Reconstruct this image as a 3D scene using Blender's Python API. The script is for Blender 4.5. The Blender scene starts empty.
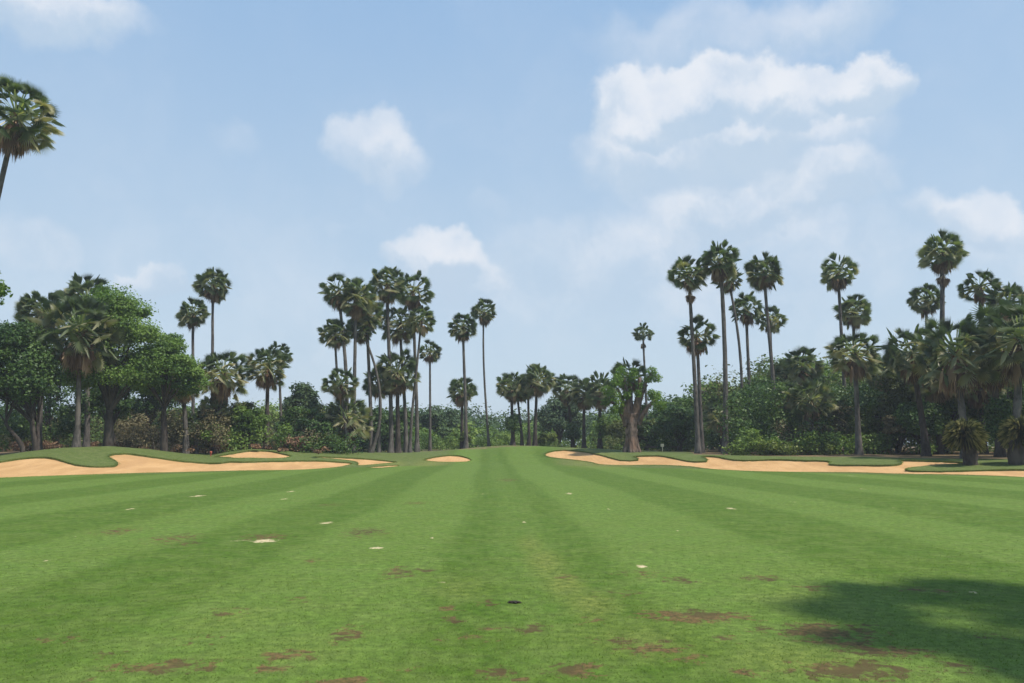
import bpy, math, random
import numpy as np
from mathutils import Vector, Matrix
from mathutils.geometry import delaunay_2d_cdt

HAZE = 0.0006
R = random.Random(7)
RN = np.random.default_rng(7)
scene = bpy.context.scene
col = scene.collection
PI = math.pi

# ------------------------------------------------------------------ camera
F = 773.0
CX, CY = 512.0, 341.5
CAMZ = 1.6
PITCH = math.atan((445 - CY) / F)
cP, sP = math.cos(PITCH), math.sin(PITCH)

cam_d = bpy.data.cameras.new("camera")
cam = bpy.data.objects.new("camera", cam_d)
col.objects.link(cam)
cam.location = (0, 0, CAMZ)
cam.rotation_euler = (PI / 2 + PITCH, 0, 0)
cam_d.sensor_width = 36
cam_d.lens = F / 1024 * 36
cam_d.clip_end = 12000
scene.camera = cam


def at(px, py, Y):
    v = CY - py
    fy = F * cP - v * sP
    fz = F * sP + v * cP
    return Vector(((px - CX) * Y / fy, Y, CAMZ + Y * fz / fy))


# ------------------------------------------------------------------ node helpers
def new_mat(name):
    m = bpy.data.materials.new(name)
    m.use_nodes = True
    nt = m.node_tree
    nt.nodes.clear()
    out = nt.nodes.new("ShaderNodeOutputMaterial")
    return m, nt, out


class NB:
    def __init__(s, nt):
        s.nt = nt

    def n(s, t, **kw):
        o = s.nt.nodes.new(t)
        for k, v in kw.items():
            setattr(o, k, v)
        return o

    def link(s, a, b):
        s.nt.links.new(a, b)

    def put(s, sock, v):
        if hasattr(v, "is_linked") or isinstance(v, bpy.types.NodeSocket):
            s.link(v, sock)
        else:
            sock.default_value = v

    def math(s, op, a, b=None, c=None, clamp=False):
        o = s.n("ShaderNodeMath", operation=op)
        o.use_clamp = clamp
        s.put(o.inputs[0], a)
        if b is not None:
            s.put(o.inputs[1], b)
        if c is not None:
            s.put(o.inputs[2], c)
        return o.outputs[0]

    def vmath(s, op, a, b=None, out=0):
        o = s.n("ShaderNodeVectorMath", operation=op)
        s.put(o.inputs[0], a)
        if b is not None:
            if op == "SCALE":
                s.put(o.inputs[3], b)
            else:
                s.put(o.inputs[1], b)
        return o.outputs[out]

    def noise(s, vec, scale, detail=3, rough=0.55, dist=0.0):
        o = s.n("ShaderNodeTexNoise")
        s.put(o.inputs["Vector"], vec)
        s.put(o.inputs["Scale"], scale)
        s.put(o.inputs["Detail"], detail)
        s.put(o.inputs["Roughness"], rough)
        s.put(o.inputs["Distortion"], dist)
        return o.outputs[0]

    def ramp(s, v, a, b, lo=0.0, hi=1.0, smooth=True):
        o = s.n("ShaderNodeMapRange")
        o.interpolation_type = "SMOOTHSTEP" if smooth else "LINEAR"
        s.put(o.inputs[0], v)
        s.put(o.inputs[1], a)
        s.put(o.inputs[2], b)
        s.put(o.inputs[3], lo)
        s.put(o.inputs[4], hi)
        return o.outputs[0]

    def mix(s, f, a, b, blend="MIX"):
        o = s.n("ShaderNodeMix", data_type="RGBA", blend_type=blend)
        s.put(o.inputs[0], f)
        for sock, v in ((o.inputs[6], a), (o.inputs[7], b)):
            if isinstance(v, tuple):
                sock.default_value = (v[0], v[1], v[2], 1)
            else:
                s.link(v, sock)
        return o.outputs[2]

    def attr(s, name):
        o = s.n("ShaderNodeAttribute")
        o.attribute_name = name
        return o.outputs["Fac"]

    def pos(s):
        return s.n("ShaderNodeNewGeometry").outputs["Position"]


def principled(nb, out, colr, rough=0.8, spec=0.3, normal=None):
    p = nb.n("ShaderNodeBsdfPrincipled")
    if isinstance(colr, tuple):
        p.inputs["Base Color"].default_value = (*colr, 1)
    else:
        nb.link(colr, p.inputs["Base Color"])
    nb.put(p.inputs["Roughness"], rough)
    p.inputs["Specular IOR Level"].default_value = spec
    if normal is not None:
        nb.link(normal, p.inputs["Normal"])
    nb.link(p.outputs[0], out.inputs[0])
    return p


# ------------------------------------------------------------------ materials
def ground_material():
    m, nt, out = new_mat("mown_turf")
    nb = NB(nt)
    pos = nb.pos()
    stripe = nb.attr("stripe")
    dirt = nb.attr("dirt")
    divot = nb.attr("divot")
    rough = nb.attr("rough")
    litter = nb.attr("litter")
    yellow = nb.attr("yellow")
    n_f = nb.noise(pos, 55, 3, 0.65)
    n_m = nb.noise(pos, 9, 4, 0.6)
    n_l = nb.noise(pos, 0.7, 4, 0.6)
    n_x = nb.noise(pos, 2.2, 6, 0.68)
    base = nb.mix(stripe, (0.055, 0.108, 0.008), (0.093, 0.156, 0.023))
    # thin and thick turf
    f = nb.ramp(n_l, 0.3, 0.7)
    base = nb.mix(nb.math("MULTIPLY", f, 0.45), base, (0.082, 0.122, 0.014))
    f = nb.ramp(n_x, 0.38, 0.66)
    base = nb.mix(nb.math("MULTIPLY", f, 0.42), base, (0.135, 0.178, 0.042))
    # rough grass of the mounds
    base = nb.mix(rough, base, (0.082, 0.112, 0.026))
    f = nb.math("MULTIPLY", nb.ramp(n_x, 0.42, 0.62), nb.math("MULTIPLY", rough, 0.75))
    base = nb.mix(f, base, (0.120, 0.140, 0.045))
    base = nb.mix(nb.math("MULTIPLY", yellow, nb.ramp(n_m, 0.3, 0.7, 0.35, 0.9)), base, (0.165, 0.175, 0.040))
    # blade-scale mottling
    v = nb.ramp(n_f, 0.25, 0.75, 0.76, 1.24, smooth=False)
    v2 = nb.ramp(n_m, 0.25, 0.75, 0.60, 1.40, smooth=False)
    vv = nb.math("MULTIPLY", v, v2)
    comb = nb.n("ShaderNodeCombineColor")
    for i in range(3):
        nb.link(vv, comb.inputs[i])
    base = nb.mix(1.0, base, comb.outputs[0], blend="MULTIPLY")
    # leaf litter under the trees
    nl = nb.noise(pos, 5, 4, 0.7)
    lit_c = nb.mix(nb.ramp(nl, 0.3, 0.7), (0.10, 0.065, 0.035), (0.24, 0.17, 0.09))
    base = nb.mix(nb.ramp(nb.math("ADD", litter, nb.math("MULTIPLY", nb.math("SUBTRACT", n_x, 0.5), 0.9)), 0.4, 0.6), base, lit_c)
    # bare soil patches with ragged edges
    nd = nb.noise(pos, 7, 6, 0.72, 0.4)
    dd = nb.math("ADD", nb.math("MULTIPLY", nb.math("SUBTRACT", nd, 0.5), 5.0), nb.math("MULTIPLY", dirt, 1.05))
    dm = nb.math("MULTIPLY", nb.ramp(dd, 0.42, 0.85), nb.ramp(dirt, 0.02, 0.12))
    soil = nb.mix(nb.ramp(nb.noise(pos, 16, 4, 0.7), 0.35, 0.65), (0.050, 0.027, 0.015), (0.175, 0.088, 0.042))
    soil = nb.mix(nb.ramp(nb.noise(pos, 1.3, 1, 0.5), 0.45, 0.6), soil, (0.070, 0.036, 0.020))
    base = nb.mix(nb.math("MULTIPLY", dm, 0.8), base, soil)
    # sand filled divots
    vd = nb.math("ADD", nb.math("MULTIPLY", nb.math("SUBTRACT", nd, 0.5), 2.6), divot)
    base = nb.mix(nb.math("MULTIPLY", nb.ramp(vd, 0.55, 0.95, 0, .85), nb.ramp(divot, 0.02, 0.1)), base, (0.60, 0.47, 0.29))
    bmp = nb.n("ShaderNodeBump")
    bmp.inputs["Strength"].default_value = 0.3
    bmp.inputs["Distance"].default_value = 0.02
    h = nb.math("ADD", n_f, nb.math("MULTIPLY", n_m, 0.8))
    nb.link(h, bmp.inputs["Height"])
    principled(nb, out, base, 0.85, 0.15, bmp.outputs[0])
    return m


def sand_material():
    m, nt, out = new_mat("bunker_sand")
    nb = NB(nt)
    pos = nb.pos()
    mp = nb.n("ShaderNodeMapping")
    mp.inputs["Scale"].default_value = (1, 0.35, 1)
    nb.link(pos, mp.inputs["Vector"])
    n1 = nb.noise(mp.outputs[0], 0.9, 5, 0.6)
    n2 = nb.noise(pos, 14, 4, 0.65)
    c = nb.mix(nb.ramp(n1, 0.3, 0.7), (0.46, 0.27, 0.115), (0.58, 0.355, 0.165))
    c = nb.mix(nb.math("MULTIPLY", nb.ramp(n2, 0.5, 0.75), 0.35), c, (0.36, 0.22, 0.12))
    wv = nb.n("ShaderNodeTexWave")
    wv.inputs["Scale"].default_value = 1.1
    wv.inputs["Distortion"].default_value = 9
    wv.inputs["Detail"].default_value = 3
    wv.inputs["Detail Scale"].default_value = 0.35
    nb.link(mp.outputs[0], wv.inputs["Vector"])
    c = nb.mix(nb.math("MULTIPLY", nb.ramp(wv.outputs["Fac"], 0.1, 0.9), 0.16), c, (0.38, 0.225, 0.11))
    c = nb.mix(nb.math("MULTIPLY", nb.ramp(nb.noise(mp.outputs[0], 0.35, 4, 0.6), 0.52, 0.66), 0.45), c, (0.40, 0.23, 0.105))
    bmp = nb.n("ShaderNodeBump")
    bmp.inputs["Strength"].default_value = 0.7
    bmp.inputs["Distance"].default_value = 0.08
    nb.link(nb.math("ADD", n2, nb.math("MULTIPLY", nb.noise(mp.outputs[0], 3.5, 3, 0.6), 1.6)), bmp.inputs["Height"])
    principled(nb, out, c, 0.95, 0.1, bmp.outputs[0])
    return m


def leaf_material(name, stops, rough=0.6, trans=0.25, spec=0.2, tcol=None):
    m, nt, out = new_mat(name)
    nb = NB(nt)
    t = nb.attr("tint")
    cr = nb.n("ShaderNodeValToRGB")
    els = cr.color_ramp.elements
    while len(els) < len(stops):
        els.new(0.5)
    for e, (p, c) in zip(els, stops):
        e.position = p
        e.color = (*c, 1)
    nb.link(t, cr.inputs[0])
    oi = nb.n("ShaderNodeObjectInfo")
    hs = nb.n("ShaderNodeHueSaturation")
    nb.link(cr.outputs[0], hs.inputs["Color"])
    nb.link(nb.ramp(oi.outputs["Random"], 0, 1, 0.80, 1.15, False), hs.inputs["Value"])
    nb.link(nb.ramp(oi.outputs["Random"], 0, 1, 0.512, 0.492, False), hs.inputs["Hue"])
    p = nb.n("ShaderNodeBsdfPrincipled")
    nb.link(hs.outputs[0], p.inputs["Base Color"])
    p.inputs["Roughness"].default_value = rough
    p.inputs["Specular IOR Level"].default_value = spec
    if trans > 0:
        tr = nb.n("ShaderNodeBsdfTranslucent")
        tc = nb.mix(1.0, hs.outputs[0], tcol or (1.0, 1.15, 0.45), blend="MULTIPLY")
        nb.link(tc, tr.inputs[0])
        mx = nb.n("ShaderNodeMixShader")
        mx.inputs[0].default_value = trans
        nb.link(p.outputs[0], mx.inputs[1])
        nb.link(tr.outputs[0], mx.inputs[2])
        nb.link(mx.outputs[0], out.inputs[0])
    else:
        nb.link(p.outputs[0], out.inputs[0])
    return m


def bark_material(name, c1, c2, c3, band=6.0):
    m, nt, out = new_mat(name)
    nb = NB(nt)
    pos = nb.pos()
    mp = nb.n("ShaderNodeMapping")
    mp.inputs["Scale"].default_value = (1, 1, 0.35)
    nb.link(pos, mp.inputs["Vector"])
    n1 = nb.noise(mp.outputs[0], band, 5, 0.65)
    n2 = nb.noise(pos, 0.8, 3, 0.5)
    c = nb.mix(nb.ramp(n1, 0.35, 0.65), c1, c2)
    c = nb.mix(nb.math("MULTIPLY", nb.ramp(n2, 0.45, 0.7), 0.6), c, c3)
    bmp = nb.n("ShaderNodeBump")
    bmp.inputs["Strength"].default_value = 0.7
    bmp.inputs["Distance"].default_value = 0.05
    nb.link(n1, bmp.inputs["Height"])
    principled(nb, out, c, 0.9, 0.2, bmp.outputs[0])
    return m


M = {}
M["turf"] = ground_material()
M["sand"] = sand_material()
M["fan"] = leaf_material("fan_leaf", [(0, (0.065, 0.105, 0.042)), (0.45, (0.165, 0.215, 0.095)), (0.75, (0.27, 0.29, 0.15)), (1, (0.50, 0.45, 0.28))], 0.42, 0.45, 0.45)
M["fan_dead"] = leaf_material("dead_fan_leaf", [(0, (0.10, 0.065, 0.042)), (0.5, (0.26, 0.165, 0.10)), (1, (0.50, 0.37, 0.23))], 0.8, 0.10, 0.2, (1, 0.9, 0.7))
M["palm_bark"] = bark_material("palm_bark", (0.048, 0.043, 0.039), (0.13, 0.115, 0.10), (0.18, 0.16, 0.14), 7)
M["dark_bark"] = bark_material("dark_bark", (0.028, 0.022, 0.018), (0.07, 0.055, 0.045), (0.10, 0.085, 0.07), 7)
M["pale_bark"] = bark_material("pale_bark", (0.055, 0.042, 0.034), (0.19, 0.145, 0.115), (0.20, 0.12, 0.08), 6)
M["light"] = leaf_material("leaf_light", [(0, (0.055, 0.115, 0.025)), (0.5, (0.140, 0.225, 0.050)), (1, (0.25, 0.35, 0.09))], 0.5, 0.38)
M["twig"] = bark_material("twig_bark", (0.09, 0.078, 0.062), (0.22, 0.19, 0.15), (0.26, 0.22, 0.17), 5)
M["mid"] = leaf_material("leaf_mid", [(0, (0.046, 0.092, 0.018)), (0.5, (0.110, 0.180, 0.036)), (1, (0.22, 0.29, 0.065))], 0.5, 0.3)
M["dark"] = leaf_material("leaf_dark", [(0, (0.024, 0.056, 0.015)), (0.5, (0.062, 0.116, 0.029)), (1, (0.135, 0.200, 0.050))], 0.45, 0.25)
M["olive"] = leaf_material("leaf_olive", [(0, (0.055, 0.068, 0.020)), (0.5, (0.110, 0.130, 0.036)), (1, (0.20, 0.215, 0.068))], 0.6, 0.25)
M["bright"] = leaf_material("leaf_bright", [(0, (0.07, 0.14, 0.018)), (0.5, (0.13, 0.23, 0.030)), (1, (0.21, 0.33, 0.05))], 0.5, 0.35)
M["lime"] = leaf_material("leaf_yellow_green", [(0, (0.069, 0.098, 0.018)), (0.5, (0.149, 0.190, 0.040)), (1, (0.299, 0.322, 0.081))], 0.5, 0.3)
M["blue"] = leaf_material("leaf_blue_green", [(0, (0.042, 0.078, 0.034)), (0.5, (0.082, 0.130, 0.054)), (1, (0.145, 0.195, 0.080))], 0.6, 0.2)
M["dry"] = leaf_material("leaf_dry", [(0, (0.060, 0.052, 0.026)), (0.5, (0.145, 0.125, 0.062)), (1, (0.30, 0.255, 0.14))], 0.8, 0.15, 0.2, (1, 0.9, 0.7))
M["rust"] = leaf_material("leaf_rust", [(0, (0.10, 0.050, 0.030)), (0.5, (0.22, 0.125, 0.070)), (1, (0.34, 0.23, 0.14))], 0.8, 0.15, 0.2, (1, 0.8, 0.6))
M["blade"] = leaf_material("grass_blade", [(0, (0.105, 0.160, 0.026)), (0.5, (0.150, 0.210, 0.045)), (1, (0.22, 0.26, 0.09))], 0.6, 0.35, 0.2)


def plain(name, c, rough=0.7, c2=None, sc=8):
    m, nt, out = new_mat(name)
    nb = NB(nt)
    n = nb.noise(nb.pos(), sc, 4, 0.6)
    principled(nb, out, nb.mix(nb.ramp(n, 0.3, 0.7), c, c2 or tuple(x * 0.7 for x in c)), rough)
    return m


M["cream"] = plain("cream_paint", (0.85, 0.78, 0.55), 0.5, (0.8, 0.70, 0.42))
M["grey_wood"] = plain("weathered_wood", (0.14, 0.11, 0.085), 0.85, (0.07, 0.055, 0.045))
M["orange"] = plain("orange_paint", (0.42, 0.09, 0.05), 0.5, (0.32, 0.07, 0.04))
M["clod"] = plain("dark_soil_clod", (0.016, 0.013, 0.011), 0.95, (0.035, 0.027, 0.02), 40)


# ------------------------------------------------------------------ objects
def mesh_obj(name, verts, faces, mat, parent=None, tint=None, smooth=False):
    me = bpy.data.meshes.new(name)
    me.from_pydata([tuple(v) for v in verts], [], [tuple(f) for f in faces])
    if tint is not None:
        a = me.attributes.new("tint", "FLOAT", "POINT")
        a.data.foreach_set("value", np.asarray(tint, dtype=np.float32))
    if smooth:
        me.polygons.foreach_set("use_smooth", [True] * len(me.polygons))
    me.materials.append(mat)
    me.update()
    o = bpy.data.objects.new(name, me)
    col.objects.link(o)
    if parent is not None:
        o.parent = parent
    return o


def np_mesh(name, V, Fc, tint=None):
    """V (n,3), Fc (m,k) -> mesh, fast."""
    me = bpy.data.meshes.new(name)
    n, mm, k = len(V), len(Fc), Fc.shape[1]
    me.vertices.add(n)
    me.vertices.foreach_set("co", np.ascontiguousarray(V, dtype=np.float32).ravel())
    me.loops.add(mm * k)
    me.loops.foreach_set("vertex_index", np.ascontiguousarray(Fc, dtype=np.int32).ravel())
    me.polygons.add(mm)
    me.polygons.foreach_set("loop_start", np.arange(0, mm * k, k, dtype=np.int32))
    me.polygons.foreach_set("loop_total", np.full(mm, k, dtype=np.int32))
    me.update(calc_edges=True)
    if tint is not None:
        a = me.attributes.new("tint", "FLOAT", "POINT")
        a.data.foreach_set("value", np.asarray(tint, dtype=np.float32))
    return me


def link(name, me, mat=None, parent=None):
    if mat is not None and not me.materials:
        me.materials.append(mat)
    o = bpy.data.objects.new(name, me)
    col.objects.link(o)
    if parent is not None:
        o.parent = parent
    return o


def tag(o, label=None, cat=None, group=None, kind=None):
    if label:
        o["label"] = label
    if cat:
        o["category"] = cat
    if group:
        o["group"] = group
    if kind:
        o["kind"] = kind
    return o


def empty(name, loc):
    o = bpy.data.objects.new(name, None)
    o.empty_display_size = 0.3
    col.objects.link(o)
    o.location = loc
    return o


# ------------------------------------------------------------------ terrain
def interp(px, tab):
    xs, ys = zip(*tab)
    return np.interp(px, xs, ys)


FRONT = [(-900, 30), (-300, 34), (0, 39), (150, 43), (300, 51), (360, 56), (420, 62), (480, 64), (540, 62), (600, 58), (700, 51), (800, 46), (900, 42), (1024, 39), (1300, 34), (1900, 30)]
WIDTH = [(-900, 14), (0, 12), (110, 13), (200, 16), (300, 15), (420, 14), (480, 22), (560, 18), (640, 13), (800, 11), (1024, 9), (1900, 9)]
TOPY = [(-900, 458), (-40, 458), (0, 456), (25, 452), (60, 448), (110, 446), (150, 449), (185, 453.5), (210, 455), (228, 452), (250, 449.3), (275, 450), (300, 452.5), (350, 453), (400, 453.5), (430, 452),
        (455, 449.5), (480, 447), (505, 445.6), (535, 445.8), (560, 447), (600, 449), (640, 452), (700, 454.5), (770, 456.5), (830, 457), (865, 456.6), (900, 458), (960, 459), (1024, 460), (1900, 462)]
ZFAR = 1.05


def sstep(t):
    t = np.clip(t, 0, 1)
    return t * t * (3 - 2 * t)


def terrain_full(X, Y):
    X = np.asarray(X, float)
    Y = np.asarray(Y, float)
    px = CX + F * X / (np.maximum(Y, 6) * cP)
    px = np.where(Y < 6, CX + F * X / (6 * cP), px)
    Y0 = interp(px, FRONT)
    W = interp(px, WIDTH)
    Y1 = Y0 + W
    tp = interp(px, TOPY)
    Z1 = CAMZ + Y1 * np.tan(PITCH - np.arctan((tp - CY) / F))
    t = (Y - Y0) / W
    z = Z1 * sstep(t)
    u = (Y - Y1) / 16.0
    z = np.where(Y > Y1, Z1 + (ZFAR - Z1) * sstep(u), z)
    z = z + 0.035 * np.sin(X * 0.31 + 1.3) * np.sin(Y * 0.23) * sstep((Y - 5) / 12)
    return z, t, px


def terrain(X, Y):
    return terrain_full(X, Y)[0]


def tz(X, Y):
    return float(terrain(X, Y))


def ray_ground(px, py):
    """first point where the view line through (px, py) meets the terrain"""
    v = CY - py
    fy = F * cP - v * sP
    k = (F * sP + v * cP) / fy
    kx = (px - CX) / fy
    Ys = np.arange(4.5, 130, 0.05)
    zz = terrain(kx * Ys, Ys)
    hit = np.nonzero(CAMZ + k * Ys <= zz)[0]
    Yh = Ys[hit[0]] if len(hit) else 75.0
    return kx * Yh, Yh


BUNKERS = {
    "A": [(-60, 467), (-30, 465), (0, 462), (15, 459.5), (28, 458), (45, 457.5), (55, 459), (65, 462), (75, 465), (90, 466.8), (105, 467), (114, 466.5), (118, 464.5), (116, 461.5), (110, 458.5), (109, 456),
          (115, 454.2), (130, 454), (148, 456.5), (165, 459), (185, 461.5), (210, 463.3), (221, 463.2), (230, 461.9), (250, 462), (285, 461.3), (300, 460.9), (320, 461), (340, 462.2), (352, 463.5), (350, 465),
          (340, 467), (325, 468.4), (300, 469.8), (250, 470.6), (200, 471.8), (150, 473), (100, 474.4), (50, 476), (0, 478), (-60, 480.5)],
    "B": [(214, 456.8), (225, 455), (238, 452.6), (255, 450.9), (268, 451.2), (280, 453.4), (291, 456), (288, 457.8), (275, 458.7), (245, 458.5), (228, 458)],
    "C": [(315, 456.8), (340, 457.6), (352, 458.2), (375, 459.8), (397, 462.3), (385, 463.7), (368, 465.2), (358, 465.5), (358, 463.3), (352, 461.3), (335, 459.3), (320, 458.3)],
    "C2": [(368, 467.4), (385, 466.0), (399, 465.3), (396, 466.6), (380, 467.9)],
    "D": [(424, 460), (432, 457.8), (440, 456.4), (452, 455.5), (463, 456.6), (471, 460), (465, 462), (445, 462.2), (430, 461.5)],
    "E": [(545, 455), (548, 452.3), (556, 450.8), (567, 450.3), (582, 451.5), (600, 455), (612, 458.3), (620, 460.3), (630, 460.8), (638, 460), (637, 458.2), (633, 456.8), (642, 456), (660, 456), (672, 458),
          (685, 460.8), (697, 461.9), (706, 461.4), (707, 459.4), (703, 457.6), (702, 456.6), (715, 456.6), (733, 460), (752, 460.6), (770, 459.9), (785, 460), (805, 460.8), (822, 461), (830, 462), (829, 464.4),
          (840, 465.3), (880, 465.6), (897, 465), (902, 463), (899, 460.6), (915, 460.6), (945, 461.8), (968, 463.0), (955, 464.8), (925, 466.8), (910, 468.4), (905, 470.2), (915, 471.3), (940, 471.6), (1000, 470.2),
          (1024, 469.8), (1080, 469.2), (1080, 480.5), (1024, 477.3), (980, 475.5), (940, 474.6), (900, 474), (850, 472.6), (790, 472), (764, 471.6), (735, 470.5), (705, 468.6), (690, 466.8), (660, 465.4),
          (620, 465.4), (600, 464.6), (590, 462.3), (570, 459.8), (550, 457.6)],
}


def resample(loop, d):
    out = []
    n = len(loop)
    # Catmull-Rom smoothing of the outline
    for i in range(n):
        p0, p1, p2, p3 = (np.array(loop[(i + k) % n]) for k in (-1, 0, 1, 2))
        L = np.linalg.norm(p2 - p1)
        m = max(1, int(L / d))
        for j in range(m):
            t = j / m
            out.append(0.5 * ((2 * p1) + (-p0 + p2) * t + (2 * p0 - 5 * p1 + 4 * p2 - p3) * t * t + (-p0 + 3 * p1 - 3 * p2 + p3) * t ** 3))
    return np.array(out)


def inside(P, poly):
    x, y = P[:, 0], P[:, 1]
    r = np.zeros(len(P), bool)
    n = len(poly)
    for i in range(n):
        x1, y1 = poly[i]
        x2, y2 = poly[(i + 1) % n]
        if y1 == y2:
            continue
        c = ((y1 > y) != (y2 > y)) & (x < (x2 - x1) * (y - y1) / (y2 - y1) + x1)
        r ^= c
    return r


loops = {}
for k, poly in BUNKERS.items():
    w = [ray_ground(*p) for p in poly]
    loops[k] = resample(w, 0.35)

# points
pts = []
us = np.concatenate([np.linspace(-2.4, -0.85, 14)[:-1], np.linspace(-0.85, 0.85, 300), np.linspace(0.85, 2.4, 14)[1:]])
Ys = [3.4]
while Ys[-1] < 39:
    Ys.append(Ys[-1] + max(0.035, 0.0011 * Ys[-1] ** 1.75))
while Ys[-1] < 92:
    Ys.append(Ys[-1] + 0.42)
while Ys[-1] < 160:
    Ys.append(Ys[-1] * 1.05)
rng = np.random.default_rng(3)
for i, y in enumerate(Ys):
    xs = us * (y + 1.0)
    yy = np.full_like(xs, y) + rng.uniform(-.01, .01, len(xs))
    pts.append(np.stack([xs, yy], 1))
grid = np.concatenate(pts)
outer = []
for r in (250, 500, 1200, 3000, 6000):
    for a in range(0, 360, 15):
        outer.append((r * math.cos(math.radians(a)), r * math.sin(math.radians(a))))
for y in (2.5, 0, -5, -15, -40, -100):
    for x in np.linspace(-60, 60, 25):
        outer.append((x + 0.01 * y, y))
grid = np.concatenate([grid, np.array(outer)])
# drop grid points that sit too close to an outline
keep = np.ones(len(grid), bool)
allb = np.concatenate(list(loops.values()))
band = np.nonzero((grid[:, 1] > 36) & (grid[:, 1] < 95))[0]
for s in range(0, len(band), 2000):
    idx = band[s:s + 2000]
    d = np.sqrt(((grid[idx][:, None, :] - allb[None]) ** 2).sum(-1)).min(1)
    keep[idx] = d > 0.12
grid = grid[keep]
verts2, edges2 = [], []
for k, lp in loops.items():
    s = len(verts2)
    n = len(lp)
    verts2 += [Vector((float(a), float(b))) for a, b in lp]
    edges2 += [(s + i, s + (i + 1) % n) for i in range(n)]
verts2 += [Vector((float(a), float(b))) for a, b in grid]
ov, oe, of, _, _, _ = delaunay_2d_cdt(verts2, edges2, [], 0, 1e-5)
V2 = np.array([(v.x, v.y) for v in ov])
TR = np.array([f for f in of if len(f) == 3])
cen = V2[TR].mean(1)
zg, tg, pxg = terrain_full(V2[:, 0], V2[:, 1])


def ellipse_field(items):
    f = np.zeros(len(V2))
    for it in items:
        px, py, rx, ry, s = it
        X, Y = ray_ground(px, py)
        dpy = max(py - 445, 4)
        wx = max(rx * Y / F, 0.04)
        wy = max(ry * Y / dpy, 0.06)
        d = np.sqrt(((V2[:, 0] - X) / wx) ** 2 + ((V2[:, 1] - Y) / wy) ** 2)
        f = np.maximum(f, s * np.clip(1.25 - d * 0.75, 0, 1))
    return f


DIRT = [(170, 668, 44, 6, .95), (285, 657, 30, 4, .95), (272, 669, 18, 3.5, 1), (348, 635, 14, 8, .8), (345, 681, 30, 4, .95), (112, 668, 11, 2.5, .8), (400, 572, 16, 5, .7), (425, 571, 8, 2.5, .7), (405, 577, 10, 2, .5),
        (365, 532, 20, 4, .7), (265, 537, 20, 3, .8), (120, 531, 18, 3, .65), (175, 538, 22, 4, .65), (185, 544, 14, 2.5, .6), (455, 609, 12, 3, .75), (452, 620, 10, 3.5, .8), (488, 604, 10, 4, .6), (485, 630, 20, 2, .6),
        (407, 670, 9, 2.5, .7), (495, 673, 16, 5, .95), (522, 679, 10, 2, .9), (105, 655, 14, 4, .5), (312, 561, 12, 2, .5), (697, 617, 44, 5.5, 1.15), (730, 618, 16, 3, .9), (660, 613, 18, 3, .7), (762, 579, 18, 2.4, .85),
        (680, 581, 13, 3, .85), (640, 574, 22, 3, .55), (567, 577, 10, 2.5, .65), (652, 649, 30, 7, .8), (610, 640, 22, 4, .6), (576, 672, 24, 7, .95), (533, 630, 14, 4, .85), (730, 640, 14, 4, .6), (825, 633, 44, 8, 1),
        (885, 652, 40, 5, .98), (845, 645, 28, 4, .95), (780, 632, 30, 4, .7), (862, 672, 55, 9, 1.05), (962, 667, 20, 5, .7), (812, 588, 18, 3, .55), (940, 591, 16, 2, .6), (908, 590, 18, 3, .5), (870, 625, 14, 3, .5),
        (90, 681, 20, 3, .5), (228, 614, 20, 5, .45), (60, 640, 20, 5, .4), (745, 673, 20, 5, .5), (690, 660, 22, 5, .5), (590, 622, 14, 3, .55), (508, 460 + 20, 10, 1.5, .6), (415, 503, 12, 1.4, .55), (330, 505, 12, 1.4, .5),
        (1000, 640, 16, 4, .4), (620, 595, 24, 4, .4), (300, 600, 20, 3, .4), (465, 640, 24, 4, .45), (200, 640, 22, 5, .4)]
DIVOT = [(264, 541, 15, 2.0, 1), (198, 496, 5.5, 1.1, 1), (291, 491.5, 3.5, .9, 1), (284, 499, 3, .8, .9), (326, 523, 6.5, 1.2, 1), (376, 548, 7, 1.2, 1), (47, 561, 3, 1.1, 1), (442, 583, 3.2, 1.6, 1), (484, 494, 2.5, .9, 1),
         (502, 522, 2, .8, .9), (569, 493.5, 4, .9, 1), (523, 522, 3, .9, 1), (643, 567, 6.5, 1.8, 1), (731, 508.5, 5.5, .9, 1), (794, 502, 2, .7, .9), (892, 508, 2.4, .8, 1), (973, 593, 6, 1.2, .9), (131, 509, 3.5, .9, .9),
         (75, 537, 2.4, .8, .9), (433, 538, 2, 1, .9), (609, 509, 2, .7, .9), (678, 531, 2, .8, .9), (851, 475.8, 2.4, .7, 1), (928, 504, 2, .6, .9), (862, 489, 2, .6, .9), (240, 541, 10, 1.0, .75)]
YEL = [(530, 545, 10, 8, .6), (545, 562, 14, 12, .75), (565, 585, 16, 10, .8), (590, 605, 20, 12, .7), (460, 590, 25, 10, .35), (800, 600, 40, 12, .3), (640, 640, 60, 15, .4), (800, 660, 60, 14, .5), (300, 650, 60, 14, .25), (590, 460, 24, 2, .8),
       (430, 464, 14, 1.2, .9), (395, 465, 10, 1.0, .8), (235, 620, 40, 10, .3)]
dirt = ellipse_field(DIRT)
divot = ellipse_field(DIVOT)
yellow = ellipse_field(YEL)
edges_s = [-40, -37, -34, -31, -28.3, -25.5, -23.3, -20.6, -18, -15.4, -12.8, -10.3, -7.3, -5.1, -2.9, -0.54, 1.9, 4.6, 7.3, 9.6, 12.8, 15.5, 18.5, 21, 24, 27, 30, 33, 36, 39]
lev_l = 0
sc_ = rng.normal(0, .035, len(V2)) + V2[:, 0] + 0.0326 * V2[:, 1] + 0.12 * np.sin(V2[:, 1] * 0.19) + 0.05 * np.sin(V2[:, 1] * 0.7 + V2[:, 0])
stripe = np.zeros(len(V2))
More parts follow.
